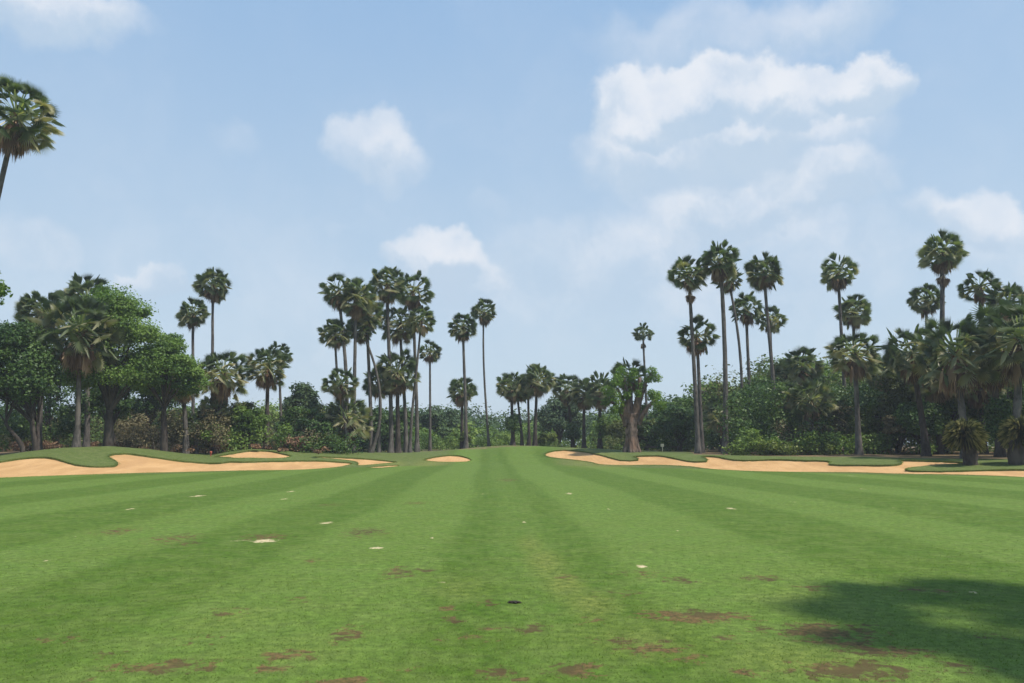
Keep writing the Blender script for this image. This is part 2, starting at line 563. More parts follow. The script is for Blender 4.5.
for i in range(len(edges_s) - 1):
    a, b = edges_s[i], edges_s[i + 1]
    lev = 1.0 if (i % 2 == 0) else 0.0
    if a == -0.54:
        lev = 0.0
    if a == -2.9:
        lev = 1.0
    e = 0.24
    stripe += lev * sstep((sc_ - a + e) / (2 * e)) * (1 - sstep((sc_ - b + e) / (2 * e)))
# paler band inside the middle stripe
stripe = np.maximum(stripe, 0.45 * sstep((sc_ - 0.1) / .3) * (1 - sstep((sc_ - 1.0) / .3)))
gf = 1 - sstep((tg + 0.02) / 0.1)
centre = (pxg > 440) & (pxg < 560)
rough_a = sstep((tg - 0.0) / 0.12)
rough_a = np.where(centre, sstep((np.abs(pxg - 505) - 45) / 20) * rough_a, rough_a)
stripe = stripe * (1 - rough_a) + 0
green_top = (np.exp(-((pxg - 515) / 40.0) ** 2)) * sstep((tg - .55) / .3)
stripe = np.maximum(stripe, 0.8 * green_top)
lit = sstep((tg - 1.15) / 0.35)
lit = np.where((pxg > 330) & (pxg < 690), lit * 0.45, lit)
lit = np.where((pxg > 690), sstep((tg - 0.93) / 0.1) * 0.62, lit)
lit = np.where(V2[:, 1] > 80, np.maximum(lit, 0.5), lit)
lit = np.where(V2[:, 1] < 20, 0, lit)

sand_f = {}
used = np.zeros(len(TR), bool)
for k, lp in loops.items():
    m_ = inside(cen, lp)
    sand_f[k] = TR[m_]
    used |= m_
grass_f = TR[~used]


def orient(Vx, T):
    a, b, c = Vx[T[:, 0]], Vx[T[:, 1]], Vx[T[:, 2]]
    cr = (b[:, 0] - a[:, 0]) * (c[:, 1] - a[:, 1]) - (b[:, 1] - a[:, 1]) * (c[:, 0] - a[:, 0])
    T = T.copy()
    fl = cr < 0
    T[fl] = T[fl][:, ::-1]
    return T


def set_attr(me, name, v):
    a = me.attributes.new(name, "FLOAT", "POINT")
    a.data.foreach_set("value", np.asarray(v, dtype=np.float32))


def depth_of(X, Y):
    _, t, _ = terrain_full(X, Y)
    return 0.02 + 0.05 * sstep(t / 0.55)


def lip_up(X, Y):
    _, t, _ = terrain_full(X, Y)
    return 0.015 + 0.035 * sstep(t / 0.4)


# boundary vertices are lifted a little so that the turf rolls up to the lip
isb = np.zeros(len(V2), bool)
for k, lp in loops.items():
    pass
from collections import defaultdict
edge_ct = defaultdict(int)
nsand = set()
for k in sand_f:
    nsand.update(sand_f[k].ravel().tolist())
gset = np.zeros(len(V2), bool)
gset[grass_f.ravel()] = True
for i in nsand:
    if gset[i]:
        isb[i] = True
zg2 = zg.copy()
bi = np.nonzero(isb)[0]
zg2[bi] += lip_up(V2[bi, 0], V2[bi, 1])
# ground with wall quads down into each bunker
be = {}
for T in sand_f.values():
    for tri in T:
        for a, b in ((tri[0], tri[1]), (tri[1], tri[2]), (tri[2], tri[0])):
            key = (min(a, b), max(a, b))
            be[key] = be.get(key, 0) + 1
bound_edges = [e for e, c in be.items() if c == 1]
used_idx = np.unique(grass_f)
remap = -np.ones(len(V2), int)
remap[used_idx] = np.arange(len(used_idx))
GV = np.stack([V2[used_idx, 0], V2[used_idx, 1], zg2[used_idx]], 1)
low = {}
extra = []
for e in bound_edges:
    for i in e:
        if i not in low:
            low[i] = len(used_idx) + len(extra)
            extra.append((V2[i, 0], V2[i, 1], zg[i] - 0.45))
GT = remap[orient(V2, grass_f)]
wall = []
for a, b in bound_edges:
    if remap[a] < 0 or remap[b] < 0:
        continue
    wall.append((remap[a], remap[b], low[b]))
    wall.append((remap[a], low[b], low[a]))
GV = np.concatenate([GV, np.array(extra)])
GT = np.concatenate([GT, np.array(wall)])
me = np_mesh("ground", GV, GT)
lowidx = np.array(list(low.keys()))
for nm, arr in (("stripe", stripe), ("dirt", dirt), ("divot", divot), ("rough", rough_a), ("litter", lit), ("yellow", yellow)):
    full = np.concatenate([arr[used_idx], arr[lowidx] * (0 if nm in ("dirt", "divot") else 1)])
    set_attr(me, nm, full)
ground = link("ground", me, M["turf"])
tag(ground, kind="structure")
me.polygons.foreach_set("use_smooth", np.concatenate([np.ones(len(grass_f), bool), np.zeros(len(wall), bool)]))

rs = np.random.default_rng(11)
for k, T in sand_f.items():
    T = orient(V2, T)
    idx = np.unique(T)
    rm = -np.ones(len(V2), int)
    rm[idx] = np.arange(len(idx))
    X, Y = V2[idx, 0], V2[idx, 1]
    z = zg[idx] - depth_of(X, Y) + 0.03 * np.sin(X * 1.1 + Y * .6) * np.sin(Y * 0.9 + 2) * (~isb[idx]) + rs.uniform(-.012, .012, len(idx))
    sm = np_mesh("sand_bunker", np.stack([X, Y, z], 1), rm[T])
    sm.polygons.foreach_set("use_smooth", np.ones(len(T), bool))
    tag(link("sand_bunker", sm, M["sand"]), kind="structure")

# ------------------------------------------------------------------ near turf blades (stuff)
def grass_blades(n):
    r = np.random.default_rng(21)
    u = r.uniform(0, 1, n)
    ya, yb = 4.3, 17.0
    Y = 1 / (1 / ya - u * (1 / ya - 1 / yb))
    X = r.uniform(-0.86, 0.86, n) * (Y + 0.5)
    # thin out on bare soil
    w = np.zeros(n)
    for px, py, rx, ry, s in DIRT:
        if py < 560:
            continue
        gx, gy = ray_ground(px, py)
        d = np.sqrt(((X - gx) / (rx * gy / F)) ** 2 + ((Y - gy) / (ry * gy / (py - 445))) ** 2)
        w = np.maximum(w, np.clip(s, 0, 1) * np.clip(1.3 - d, 0, 1))
    k = (r.uniform(0, 1, n) > w * 1.1) & (r.uniform(0, 1, n) > (Y - 4) / 11.0)
    X, Y = X[k], Y[k]
    n = len(X)
    sc = (Y / 6.0) ** 0.6
    h = r.uniform(0.006, 0.015, n) * sc
    wd = 0.0030 * sc * r.uniform(.7, 1.4, n)
    a = r.uniform(0, 2 * PI, n)
    lean = r.normal(0, 1.5, (n, 2)) * h[:, None]
    z = terrain(X, Y)
    V = np.zeros((n, 3, 3))
    dx, dy = np.cos(a) * wd, np.sin(a) * wd
    V[:, 0] = np.stack([X - dx, Y - dy, z - 0.002], 1)
    V[:, 1] = np.stack([X + dx, Y + dy, z - 0.002], 1)
    V[:, 2] = np.stack([X + lean[:, 0], Y + lean[:, 1], z + h], 1)
    t = np.repeat(np.clip(r.normal(0.45, 0.25, n), 0, 1), 3)
    me = np_mesh("turf_grass", V.reshape(-1, 3), np.arange(n * 3).reshape(-1, 3), t)
    o = link("turf_grass", me, M["blade"])
    tag(o, "short mown fairway grass blades in the foreground", "grass", kind="stuff")


grass_blades(170000)


def lip_tufts():
    r = np.random.default_rng(31)
    X, Y = [], []
    for lp in loops.values():
        nx = np.roll(lp, -1, 0)
        for a, b in zip(lp, nx):
            L = np.linalg.norm(b - a)
            m = int(L * 90)
            t = r.uniform(0, 1, (m, 1))
            p = a + (b - a) * t
            nrm_ = np.array([-(b - a)[1], (b - a)[0]]) / max(L, 1e-6)
            lump = 0.05 * np.sin(p[:, :1] * 3.1) + 0.04 * np.sin(p[:, 1:] * 5.3)
            p = p + nrm_ * (r.normal(0, .05, (m, 1)) + lump * .5)
            X.append(p[:, 0])
            Y.append(p[:, 1])
    X, Y = np.concatenate(X), np.concatenate(Y)
    z = terrain(X, Y) + lip_up(X, Y) - 0.02
    n = len(X)
    h = r.uniform(0.012, 0.045, n)
    a = r.uniform(0, 2 * PI, n)
    w = .016
    V = np.zeros((n, 3, 3))
    V[:, 0] = np.stack([X - np.cos(a) * w, Y - np.sin(a) * w, z], 1)
    V[:, 1] = np.stack([X + np.cos(a) * w, Y + np.sin(a) * w, z], 1)
    V[:, 2] = np.stack([X + r.normal(0, .035, n), Y + r.normal(0, .035, n), z + h], 1)
    t = np.repeat(np.clip(r.normal(0.35, 0.3, n), 0, 1), 3)
    o = link("rough_grass", np_mesh("rough_grass", V.reshape(-1, 3), np.arange(n * 3).reshape(-1, 3), t), M["blade"])
    tag(o, "ragged longer grass along the bunker lips", "grass", kind="stuff")


lip_tufts()

# ------------------------------------------------------------------ trunks and tubes
def tube(path, radii, sides=9, cap=True, wob=0.0, rnd=None):
    V, Fc = [], []
    n = len(path)
    up = Vector((0.13, 0.21, 1))
    for i, p in enumerate(path):
        a = path[max(0, i - 1)]
        b = path[min(n - 1, i + 1)]
        d = (b - a).normalized()
        s = d.cross(Vector((1, 0.1, 0))).normalized() if abs(d.x) < 0.9 else d.cross(Vector((0, 1, 0))).normalized()
        t = d.cross(s)
        for k in range(sides):
            ang = 2 * PI * k / sides
            r = radii[i] * (1 + (rnd.uniform(-wob, wob) if rnd else 0))
            V.append(p + (s * math.cos(ang) + t * math.sin(ang)) * r)
    for i in range(n - 1):
        for k in range(sides):
            Fc.append((i * sides + k, i * sides + (k + 1) % sides, (i + 1) * sides + (k + 1) % sides, (i + 1) * sides + k))
    if cap:
        Fc.append(tuple(range((n - 1) * sides, n * sides)))
    return V, Fc


def merge(parts):
    V, Fc = [], []
    for v, f in parts:
        s = len(V)
        V += list(v)
        Fc += [tuple(i + s for i in x) for x in f]
    return V, Fc


def bez(a, b, c, d, n):
    out = []
    for i in range(n + 1):
        t = i / n
        out.append(a * (1 - t) ** 3 + b * (3 * t * (1 - t) ** 2) + c * (3 * t * t * (1 - t)) + d * t ** 3)
    return out


# ------------------------------------------------------------------ fan palm crowns
def fan_leaf(V, Fc, T, az, el, pet, fr, spread, nseg, bend, droop, tint, rnd, fold=0.035, roll=0.0, split=.56):
    d = Vector((math.cos(az) * math.cos(el), math.sin(az) * math.cos(el), math.sin(el)))
    side = d.cross(Vector((0, 0, 1)))
    if side.length < 0.05:
        side = Vector((math.sin(az), -math.cos(az), 0))
    side.normalize()
    if roll:
        side = Matrix.Rotation(roll, 3, d) @ side
    nrm = side.cross(d).normalized()
    hub = d * pet + Vector((0, 0, -0.03 * pet * math.cos(el)))
    # petiole
    s = len(V)
    w = 0.014
    V += [side * w, -side * w, hub - side * w, hub + side * w]
    T += [min(1, tint + 0.25)] * 4
    Fc.append((s, s + 1, s + 2, s + 3))
    e1 = (d * math.cos(bend) - nrm * math.sin(bend)).normalized()
    n2 = side.cross(e1).normalized()
    A = spread
    da = 2 * A / nseg
    s0 = len(V)
    V.append(hub)
    T.append(tint)
    mids = []
    for i in range(nseg + 1):
        a = -A + i * da
        dr = e1 * math.cos(a) + side * math.sin(a)
        r = fr * split
        p = hub + dr * r - n2 * (fold + 0.05 * abs(a)) * fr - Vector((0, 0, droop * r * r / fr * 0.5))
        mids.append(len(V))
        V.append(p)
        T.append(tint)
    for i in range(nseg):
        a = -A + (i + 0.5) * da
        L = fr * (1 - 0.18 * abs(a) / PI) * rnd.uniform(0.86, 1.04)
        dr = e1 * math.cos(a) + side * math.sin(a)
        tip = hub + dr * L - n2 * (0.06 * abs(a)) * fr - Vector((0, 0, droop * L * L / fr * rnd.uniform(0.7, 1.5)))
        # ridge vertex gives every segment its pleat
        rp = hub + dr * fr * split + n2 * fold * fr * 0.6 - Vector((0, 0, droop * 0.31 * fr * 0.5))
        ri = len(V)
        V += [rp, tip]
        T += [tint, min(1, tint + 0.08)]
        Fc.append((s0, mids[i], ri))
        Fc.append((s0, ri, mids[i + 1]))
        Fc.append((mids[i], ri + 1, ri))
        Fc.append((ri, ri + 1, mids[i + 1]))


def finish_leaf_mesh(name, V, Fc, T, mat):
    me = bpy.data.meshes.new(name)
    me.from_pydata([tuple(v) for v in V], [], Fc)
    a = me.attributes.new("tint", "FLOAT", "POINT")
    a.data.foreach_set("value", np.asarray(T, dtype=np.float32))
    me.materials.append(mat)
    me.update()
    return me


def palm_crown(seed, n=34, style="round", nseg=18):
    r = random.Random(seed)
    V, Fc, T = [], [], []
    ga = 2.39996
    lo = {"round": -0.80, "open": -0.72, "big": -0.80, "sparse": -0.2}[style]
    for i in range(n):
        f = (i + .5) / n
        z = 0.98 - (0.98 - lo) * f + r.uniform(-.07, .07)
        el = math.asin(max(-.95, min(.98, z)))
        az = i * ga + r.uniform(-.35, .35)
        pet = r.uniform(0.38, 0.66)
        fr = r.uniform(0.32, 0.42)
        if style == "big":
            pet = r.uniform(0.42, 0.78)
            fr = r.uniform(0.27, 0.36)
        if style == "sparse":
            pet, fr = r.uniform(.35, .45), r.uniform(.4, .5)
        deep = r.uniform(.26, .42) if style == "big" else r.uniform(.42, .56)
        young = f < 0.10
        if young:
            pet, fr = r.uniform(.42, .55), fr * 1.25
        tint = 0.30 + 0.22 * f + r.gauss(0, .13)
        if f > 0.30 and r.random() < (0.28 if style == "big" else .18) + .5 * (f - .3):
            tint = r.uniform(.75, 1.0)
        fan_leaf(V, Fc, T, az, el, pet, fr, r.uniform(1.35, 2.0) if not young else r.uniform(0.4, 0.9), nseg,
                 r.uniform(-.25, 0.45) if not young else r.uniform(-.1, .2),
                 r.uniform(.02, .14) + .20 * max(0, f - .7), max(0, min(1, tint)), r, fold=.055, roll=r.uniform(-1.1, 1.1), split=deep)
    return finish_leaf_mesh("crown", V, Fc, T, M["fan"])


def palm_skirt(seed, n=16, spreadout=0.5):
    r = random.Random(seed)
    V, Fc, T = [], [], []
    for i in range(n):
        az = i * 2.39996 + r.uniform(-.3, .3)
        el = -r.uniform(0.95, 1.5) + spreadout * r.uniform(0, .35)
        fan_leaf(V, Fc, T, az, el, r.uniform(.22, .48), r.uniform(.28, .46), r.uniform(.5, 1.4), 12, r.uniform(.1, .6), r.uniform(.3, .7), max(0, min(1, r.gauss(.5, .28))), r, fold=.06, roll=r.uniform(-.8, .8))
    # leaf bases clasping the stem
    for i in range(22):
        az = i * 2.39996
        z = -0.04 - 0.018 * i
        d = Vector((math.cos(az), math.sin(az), 0))
        s_ = Vector((-d.y, d.x, 0)) * 0.045
        b = d * 0.05 + Vector((0, 0, z))
        t = d * 0.17 + Vector((0, 0, z + 0.12))
        k = len(V)
        V += [b - s_, b + s_, t + s_ * .4, t - s_ * .4]
        T += [r.uniform(.1, .6)] * 4
        Fc.append((k, k + 1, k + 2, k + 3))
    return finish_leaf_mesh("dead_fronds", V, Fc, T, M["fan_dead"])


CROWNS = {"round": [palm_crown(s, 50 + 3 * s, "round", 20) for s in range(8)], "open": [palm_crown(s + 20, 38 + 3 * s, "open", 18) for s in range(4)],
          "big": [palm_crown(s + 40, 84, "big", 20) for s in range(4)], "sparse": [palm_crown(60, 13, "sparse")]}
SKIRTS = {"heavy": [palm_skirt(s + 80, 34, .45) for s in range(3)], "light": [palm_skirt(s + 90, 11, .8) for s in range(3)], "none": []}
GP = "tall fan palms round the fairway"


def clear_depth(px, Y, d=1.0):
    """keep a tree behind the bunkers and their mounds"""
    lim = float(interp(px, FRONT) + interp(px, WIDTH) * 0.93)
    return Y if Y > lim + d else lim + d + max(0, (Y - 45)) * 0.12


def palm(label, bx, cx, cy, w, Y, style="round", skirt="light", bark="palm_bark", tr=0.20, bend=0.0, by=None, group=GP, hang=False, stretch=1.0):
    """trunk foot at column bx, crown centre at (cx, cy), crown width w px, depth Y"""
    if cx > 20:
        Y = clear_depth(bx, Y)
    C = at(cx, cy, Y)
    B = at(bx, 450, Y)
    B.z = tz(B.x, B.y) - 0.05
    Rr = 0.5 * w * Y / F * 1.08
    root = empty("fan_palm", B)
    tag(root, label, "palm", group)
    apex = C - B + Vector((0, 0, Rr * 0.08))
    H = apex.z
    n = 22
    side = Vector((bend, 0.0, 0))
    path = bez(Vector((0, 0, 0)), Vector((0, 0, H * .33)) + side, Vector((apex.x - (apex.x) * .25, apex.y, H * .66)) + side, apex, n)
    radii = []
    for i in range(n + 1):
        t = i / n
        radii.append(tr * (1.45 * math.exp(-t * H / 0.8) * 0.5 + 1.0 - 0.32 * t) * (1 + 0.04 * math.sin(i * 2.7)))
    v, f = tube(path, radii, 10, True, .05, R)
    mesh_obj("trunk", v, f, M[bark], root, smooth=True)
    cr = link("crown", R.choice(CROWNS[style]), None, root)
    cr.location = apex
    cr.rotation_euler = (R.uniform(-.2, .2), R.uniform(-.2, .2), R.uniform(0, 6.28))
    cr.scale = (Rr, Rr, Rr * stretch)
    if SKIRTS[skirt]:
        sk = link("dead_fronds", R.choice(SKIRTS[skirt]), None, root)
        sk.location = apex
        sk.rotation_euler = (0, 0, R.uniform(0, 6.28))
        sk.scale = (Rr * .9, Rr * .9, Rr * .95)
    if hang:
        hg = link("dead_fronds", R.choice(SKIRTS["heavy"]), None, root)
        hg.location = apex.lerp(Vector((0, 0, 0)), .72 * Rr / H)
        hg.scale = (Rr * .55, Rr * .55, Rr * .62)
    return root


exec_palms = [
    # left side
    ("tall leaning palm cut by the left edge, highest against the sky", -38, 16, 119, 92, 45, "big", "heavy", dict(tr=.2, bend=-.6)),
    ("big full palm standing behind the left bunker mound, pale fans below", 76, 80, 336, 90, 50, "big", "heavy", dict(tr=.19)),
    ("palm crown peeking over the left broadleaf tree, topmost of that clump", 86, 86, 300, 56, 62, "round", "light", {}),
    ("palm crown on the left shoulder of the dark trees at left", 38, 42, 315, 52, 60, "round", "light", {}),
    ("slim palm, lower of the two high ones right of the left grove", 192, 193, 315, 37, 72, "round", "light", dict(tr=.17)),
    ("slim palm, higher of the two high ones right of the left grove", 211, 213, 286, 40, 75, "round", "heavy", dict(tr=.17)),
    ("squat full palm below the two slim ones, pale drooping fans", 216, 224, 376, 58, 60, "big", "heavy", dict(bark="dark_bark", tr=.22)),
    ("palm half hidden behind the layered broadleaf tree at left", 186, 183, 384, 44, 58, "big", "heavy", {}),
    ("shaggy palm above the olive scrub right of the squat full palm", 266, 268, 369, 48, 62, "big", "heavy", dict(bark="dark_bark")),
    ("small round crowned palm rising just behind the shaggy one", 281, 279, 356, 30, 70, "open", "light", dict(tr=.14)),
    # left-centre cluster
    ("leftmost high palm of the dense cluster left of centre", 344, 338, 293, 40, 66, "open", "heavy", dict(bend=.5)),
    ("high palm with a brown skirt, second from left in the dense cluster", 353, 356, 300, 46, 64, "round", "heavy", {}),
    ("high palm behind the brown skirted one, darker crown", 371, 367, 316, 42, 68, "round", "heavy", {}),
    ("lower palm under the leftmost high crown of the dense cluster", 340, 335, 335, 36, 72, "round", "light", dict(tr=.15)),
    ("low dark palm halfway down the left edge of the dense cluster", 347, 341, 386, 40, 70, "open", "light", dict(tr=.16)),
    ("bushy low palm with pale fronds at the foot of the dense cluster", 350, 347, 421, 54, 58, "big", "heavy", dict(bark="dark_bark", tr=.22)),
    ("palm with a thin pale curving trunk in the middle of the dense cluster", 371, 361, 330, 34, 74, "round", "heavy", dict(bend=1.6, tr=.15)),
    ("tallest palm of the dense cluster, crown against the white cloud", 391, 387, 286, 44, 65, "round", "heavy", dict(tr=.22)),
    ("tall palm with an airy crown on the right of the dense cluster", 417, 413, 293, 46, 65, "open", "heavy", dict(tr=.2)),
    ("palm crown filling the gap under the two tallest of the dense cluster", 406, 400, 326, 46, 70, "big", "light", {}),
    ("palm with a dark thick trunk and low yellowish crown in the dense cluster", 398, 397, 374, 52, 62, "big", "heavy", dict(bark="dark_bark", tr=.24)),
    ("palm crown tucked behind the airy one at the cluster's right", 410, 421, 322, 34, 76, "round", "light", dict(tr=.15)),
    ("low palm deep inside the dense cluster between the trunks", 379, 380, 385, 38, 76, "round", "light", dict(tr=.15)),
    ("small slender palm standing free just right of the dense cluster", 430, 430, 353, 27, 85, "open", "light", dict(tr=.15)),
    # centre
    ("tall dark crowned palm left of the thin curved one", 466, 463, 328, 33, 85, "round", "heavy", dict(tr=.2)),
    ("very thin tall palm with a curved trunk beside the green", 489, 484, 313, 31, 88, "open", "heavy", dict(bend=-.4, tr=.14)),
    ("low round palm in front of the tall dark crowned one", 462, 462, 393, 34, 82, "round", "heavy", dict(tr=.2, bark="dark_bark")),
    ("left palm of the short group behind the green, ivy on its trunk", 513, 511, 387, 33, 85, "round", "heavy", dict(bark="dark_bark")),
    ("short palm leaning right beside the ivy clad one", 522, 517, 392, 30, 87, "round", "light", dict(bark="dark_bark", tr=.16)),
    ("short palm between the leaning one and the widest crown behind the green", 529, 528, 387, 30, 88, "round", "heavy", dict(bark="dark_bark", tr=.17)),
    ("short palm with the widest pale crown behind the green", 535, 537, 381, 38, 85, "round", "heavy", dict(bark="dark_bark")),
    ("dark palm just right of the conical blue green tree", 573, 567, 390, 36, 88, "round", "heavy", dict(bark="dark_bark")),
    ("dark round palm in the middle of the trio left of the pollarded tree", 584, 584, 396, 34, 86, "round", "heavy", dict(bark="dark_bark")),
    ("palm with a pale yellow skirt left of the pollarded tree", 600, 600, 392, 42, 84, "round", "heavy", dict(bark="dark_bark", tr=.22)),
    ("palm whose flat crown shows above the pollarded tree", 631, 629, 378, 42, 71, "open", "light", dict(tr=.17)),
    ("palm with a tiny tuft of a crown on a bare pole trunk", 648, 643, 334, 23, 95, "open", "none", dict(tr=.17, hang=True)),
    # right
    ("tall palm with a hanging brown skirt, left of the tallest pair", 698, 689, 276, 44, 67, "round", "light", dict(tr=.2, hang=True)),
    ("tallest palm at the right, crown leaning over a curved trunk", 725, 720, 263, 46, 67, "round", "heavy", dict(tr=.23, bend=.3)),
    ("pale brown palm under the tallest pair at right", 702, 697, 337, 44, 70, "open", "heavy", dict(tr=.19)),
    ("palm hiding behind the tallest right one, trunk curving away", 738, 728, 280, 34, 76, "round", "light", dict(tr=.16, bend=1.0)),
    ("tall palm with a leaning trunk right of the tallest pair", 778, 764, 274, 44, 70, "round", "light", dict(tr=.19)),
    ("pale palm with a straw coloured crown left of the leaning trunk", 752, 746, 310, 38, 78, "open", "heavy", dict(tr=.19)),
    ("palm crown just behind the leaning trunk, right side", 775, 770, 321, 34, 80, "round", "light", dict(tr=.16)),
    ("low palm with pale fans between the trunks of the tallest pair", 722, 724, 417, 46, 72, "big", "heavy", dict(bark="dark_bark")),
    ("tall palm with a ragged brownish crown above the right grove", 848, 838, 274, 42, 72, "open", "heavy", dict(tr=.19)),
    ("palm peeking out behind the ragged brownish one", 858, 853, 313, 40, 76, "round", "light", {}),
    ("full palm with a broad rust brown skirt in the right grove", 859, 855, 356, 60, 60, "big", "heavy", dict(tr=.22, stretch=.9)),
    ("dark palm in the right grove, left neighbour of the rust skirted one", 802, 803, 369, 46, 72, "round", "light", dict(bark="dark_bark")),
    ("small palm at the left end of the right grove", 783, 786, 376, 36, 76, "round", "light", dict(bark="dark_bark")),
    ("low dark palm in the shrubs below the right grove", 828, 826, 416, 46, 66, "big", "heavy", dict(bark="dark_bark")),
    ("tall palm with a hanging ball of dead fronds near the right edge", 944, 942, 255, 52, 62, "round", "light", dict(tr=.24, hang=True)),
    ("palm crown low behind the one with the ball of dead fronds", 930, 926, 302, 38, 68, "round", "light", dict(tr=.17)),
    ("palm crown right of the one with the ball of dead fronds", 984, 980, 289, 42, 62, "open", "light", {}),
    ("broad palm at the left end of the big crowns near the right edge", 926, 912, 356, 66, 56, "big", "heavy", dict(tr=.24, bark="dark_bark")),
    ("broad palm with a rust skirt above the spiky shrub", 966, 956, 356, 88, 50, "big", "heavy", dict(tr=.26)),
    ("shaded broad palm over the ivy column near the right edge", 1000, 992, 356, 80, 54, "big", "heavy", dict(tr=.26, bark="dark_bark")),
    ("nearest thick trunked palm at the right edge", 1017, 1020, 342, 98, 46, "big", "heavy", dict(tr=.27)),
    ("dark palm filling the gap under the broad rust skirted one", 940, 936, 380, 60, 60, "big", "heavy", dict(tr=.2, bark="dark_bark")),
    ("dark low palm behind the thick trunked one at the right edge", 984, 980, 384, 60, 60, "big", "heavy", dict(tr=.2, bark="dark_bark")),
    ("low pale fronded palm among the shrubs left of the rust skirted palm", 812, 811, 402, 48, 64, "big", "heavy", dict(bark="dark_bark")),
    ("shaded palm among the shrubs just right of the leaning trunk", 790, 789, 400, 40, 66, "round", "light", dict(bark="dark_bark")),
    ("palm rising from the bushes between the rust skirted palm and the broad ones", 884, 884, 372, 44, 68, "round", "heavy", dict(bark="dark_bark")),
    ("small green palm in the dry scrub under the two slim palms", 196, 197, 427, 30, 60, "open", "light", dict(tr=.14)),
    ("low palm at the foot of the squat full palm at left", 232, 214, 410, 34, 58, "open", "light", dict(tr=.14, bark="dark_bark")),
    ("palm top showing above the crowns at the right edge", 1012, 1008, 305, 50, 58, "round", "light", {}),
    ("palm cut by the right edge with a large green crown", 1062, 1056, 322, 80, 52, "big", "heavy", dict(tr=.24)),
]
for lab, bx, cx, cy, w, Y, st, sk, kw in exec_palms:
    palm(lab, bx, cx, cy, w, Y, st, sk, **kw)
# the palm beside the camera whose crown shades the lower right of the turf
p_ = Vector((12.35, 3.75, 0))
rt = empty("fan_palm", p_)
tag(rt, "palm beside the tee side of the fairway casting the round shadow", "palm", GP)
v, f = tube([Vector((0, 0, z)) for z in np.linspace(0, 14.2, 16)], list(np.linspace(.26, .18, 16)), 10, True, .05, R)
mesh_obj("trunk", v, f, M["palm_bark"], rt, smooth=True)
for nm, me_ in (("crown", CROWNS["round"][6]), ("dead_fronds", SKIRTS["heavy"][0])):
    c_ = link(nm, me_, None, rt)
    c_.location = (0, 0, 14.2)
    c_.scale = (2.7, 2.9, 2.5)

# ------------------------------------------------------------------ broadleaf foliage
def leaf_cards(P, N, size, asp=0.62, rnd=RN):
    """rhombic leaves at P with normals N"""
    n = len(P)
    a = rnd.normal(size=(n, 3))
    t = np.cross(N, a)
    t /= np.linalg.norm(t, axis=1)[:, None] + 1e-9
    b = np.cross(N, t)
    s = size[:, None]
    V = np.zeros((n, 4, 3))
    V[:, 0] = P - t * s * .5
    V[:, 1] = P + b * s * asp * .5 - N * s * .08
    V[:, 2] = P + t * s * .5
    V[:, 3] = P - b * s * asp * .5 - N * s * .08
    return V.reshape(-1, 3)


def foliage(centres, radii, per, size, flat=0.75, rnd=RN, tvar=.16, shell=True):
    Ps, Ns, Ts, Ss = [], [], [], []
    for c, r in zip(centres, radii):
        d = rnd.normal(size=(per, 3))
        d /= np.linalg.norm(d, axis=1)[:, None]
        rad = rnd.uniform(0.35, 1.0, per) ** 0.6 if shell else rnd.uniform(0, 1, per) ** .33
        lump = 1 + 0.28 * np.sin(d[:, 0] * 5 + c[0] * 3) * np.sin(d[:, 1] * 5 + c[1]) + .15 * np.sin(d[:, 2] * 9 + c[2] * 4)
        p = d * (rad * lump)[:, None] * r
        p[:, 2] *= flat
        Ps.append(p + np.array(c))
        nn = d * 0.6 + rnd.normal(size=(per, 3)) * 0.5 + np.array([0, 0, .55])
        nn /= np.linalg.norm(nn, axis=1)[:, None]
        Ns.append(nn)
        ct = rnd.normal(.5, tvar)
        Ts.append(np.clip(ct + rnd.normal(0, .17, per), 0, 1))
        Ss.append(size * rnd.uniform(.6, 1.35, per))
    P, N, T, S = map(np.concatenate, (Ps, Ns, Ts, Ss))
    V = leaf_cards(P, N, S, rnd=rnd)
    return V, np.arange(len(V)).reshape(-1, 4), np.repeat(T, 4)


def clump_centres(n, c, rx, ry, rz, rnd, inner=.45, layered=False):
    out = []
    k = 0
    while len(out) < n:
        d = rnd.normal(size=3)
        d /= np.linalg.norm(d)
        if d[2] < -0.55:
            continue
        r = rnd.uniform(inner, 1.0) ** .7
        if layered and abs((d[2] * r * 3) % 1 - .5) < .18:
            continue
        p = np.array(c) + d * r * np.array([rx, ry, rz])
        out.append(p)
    return out


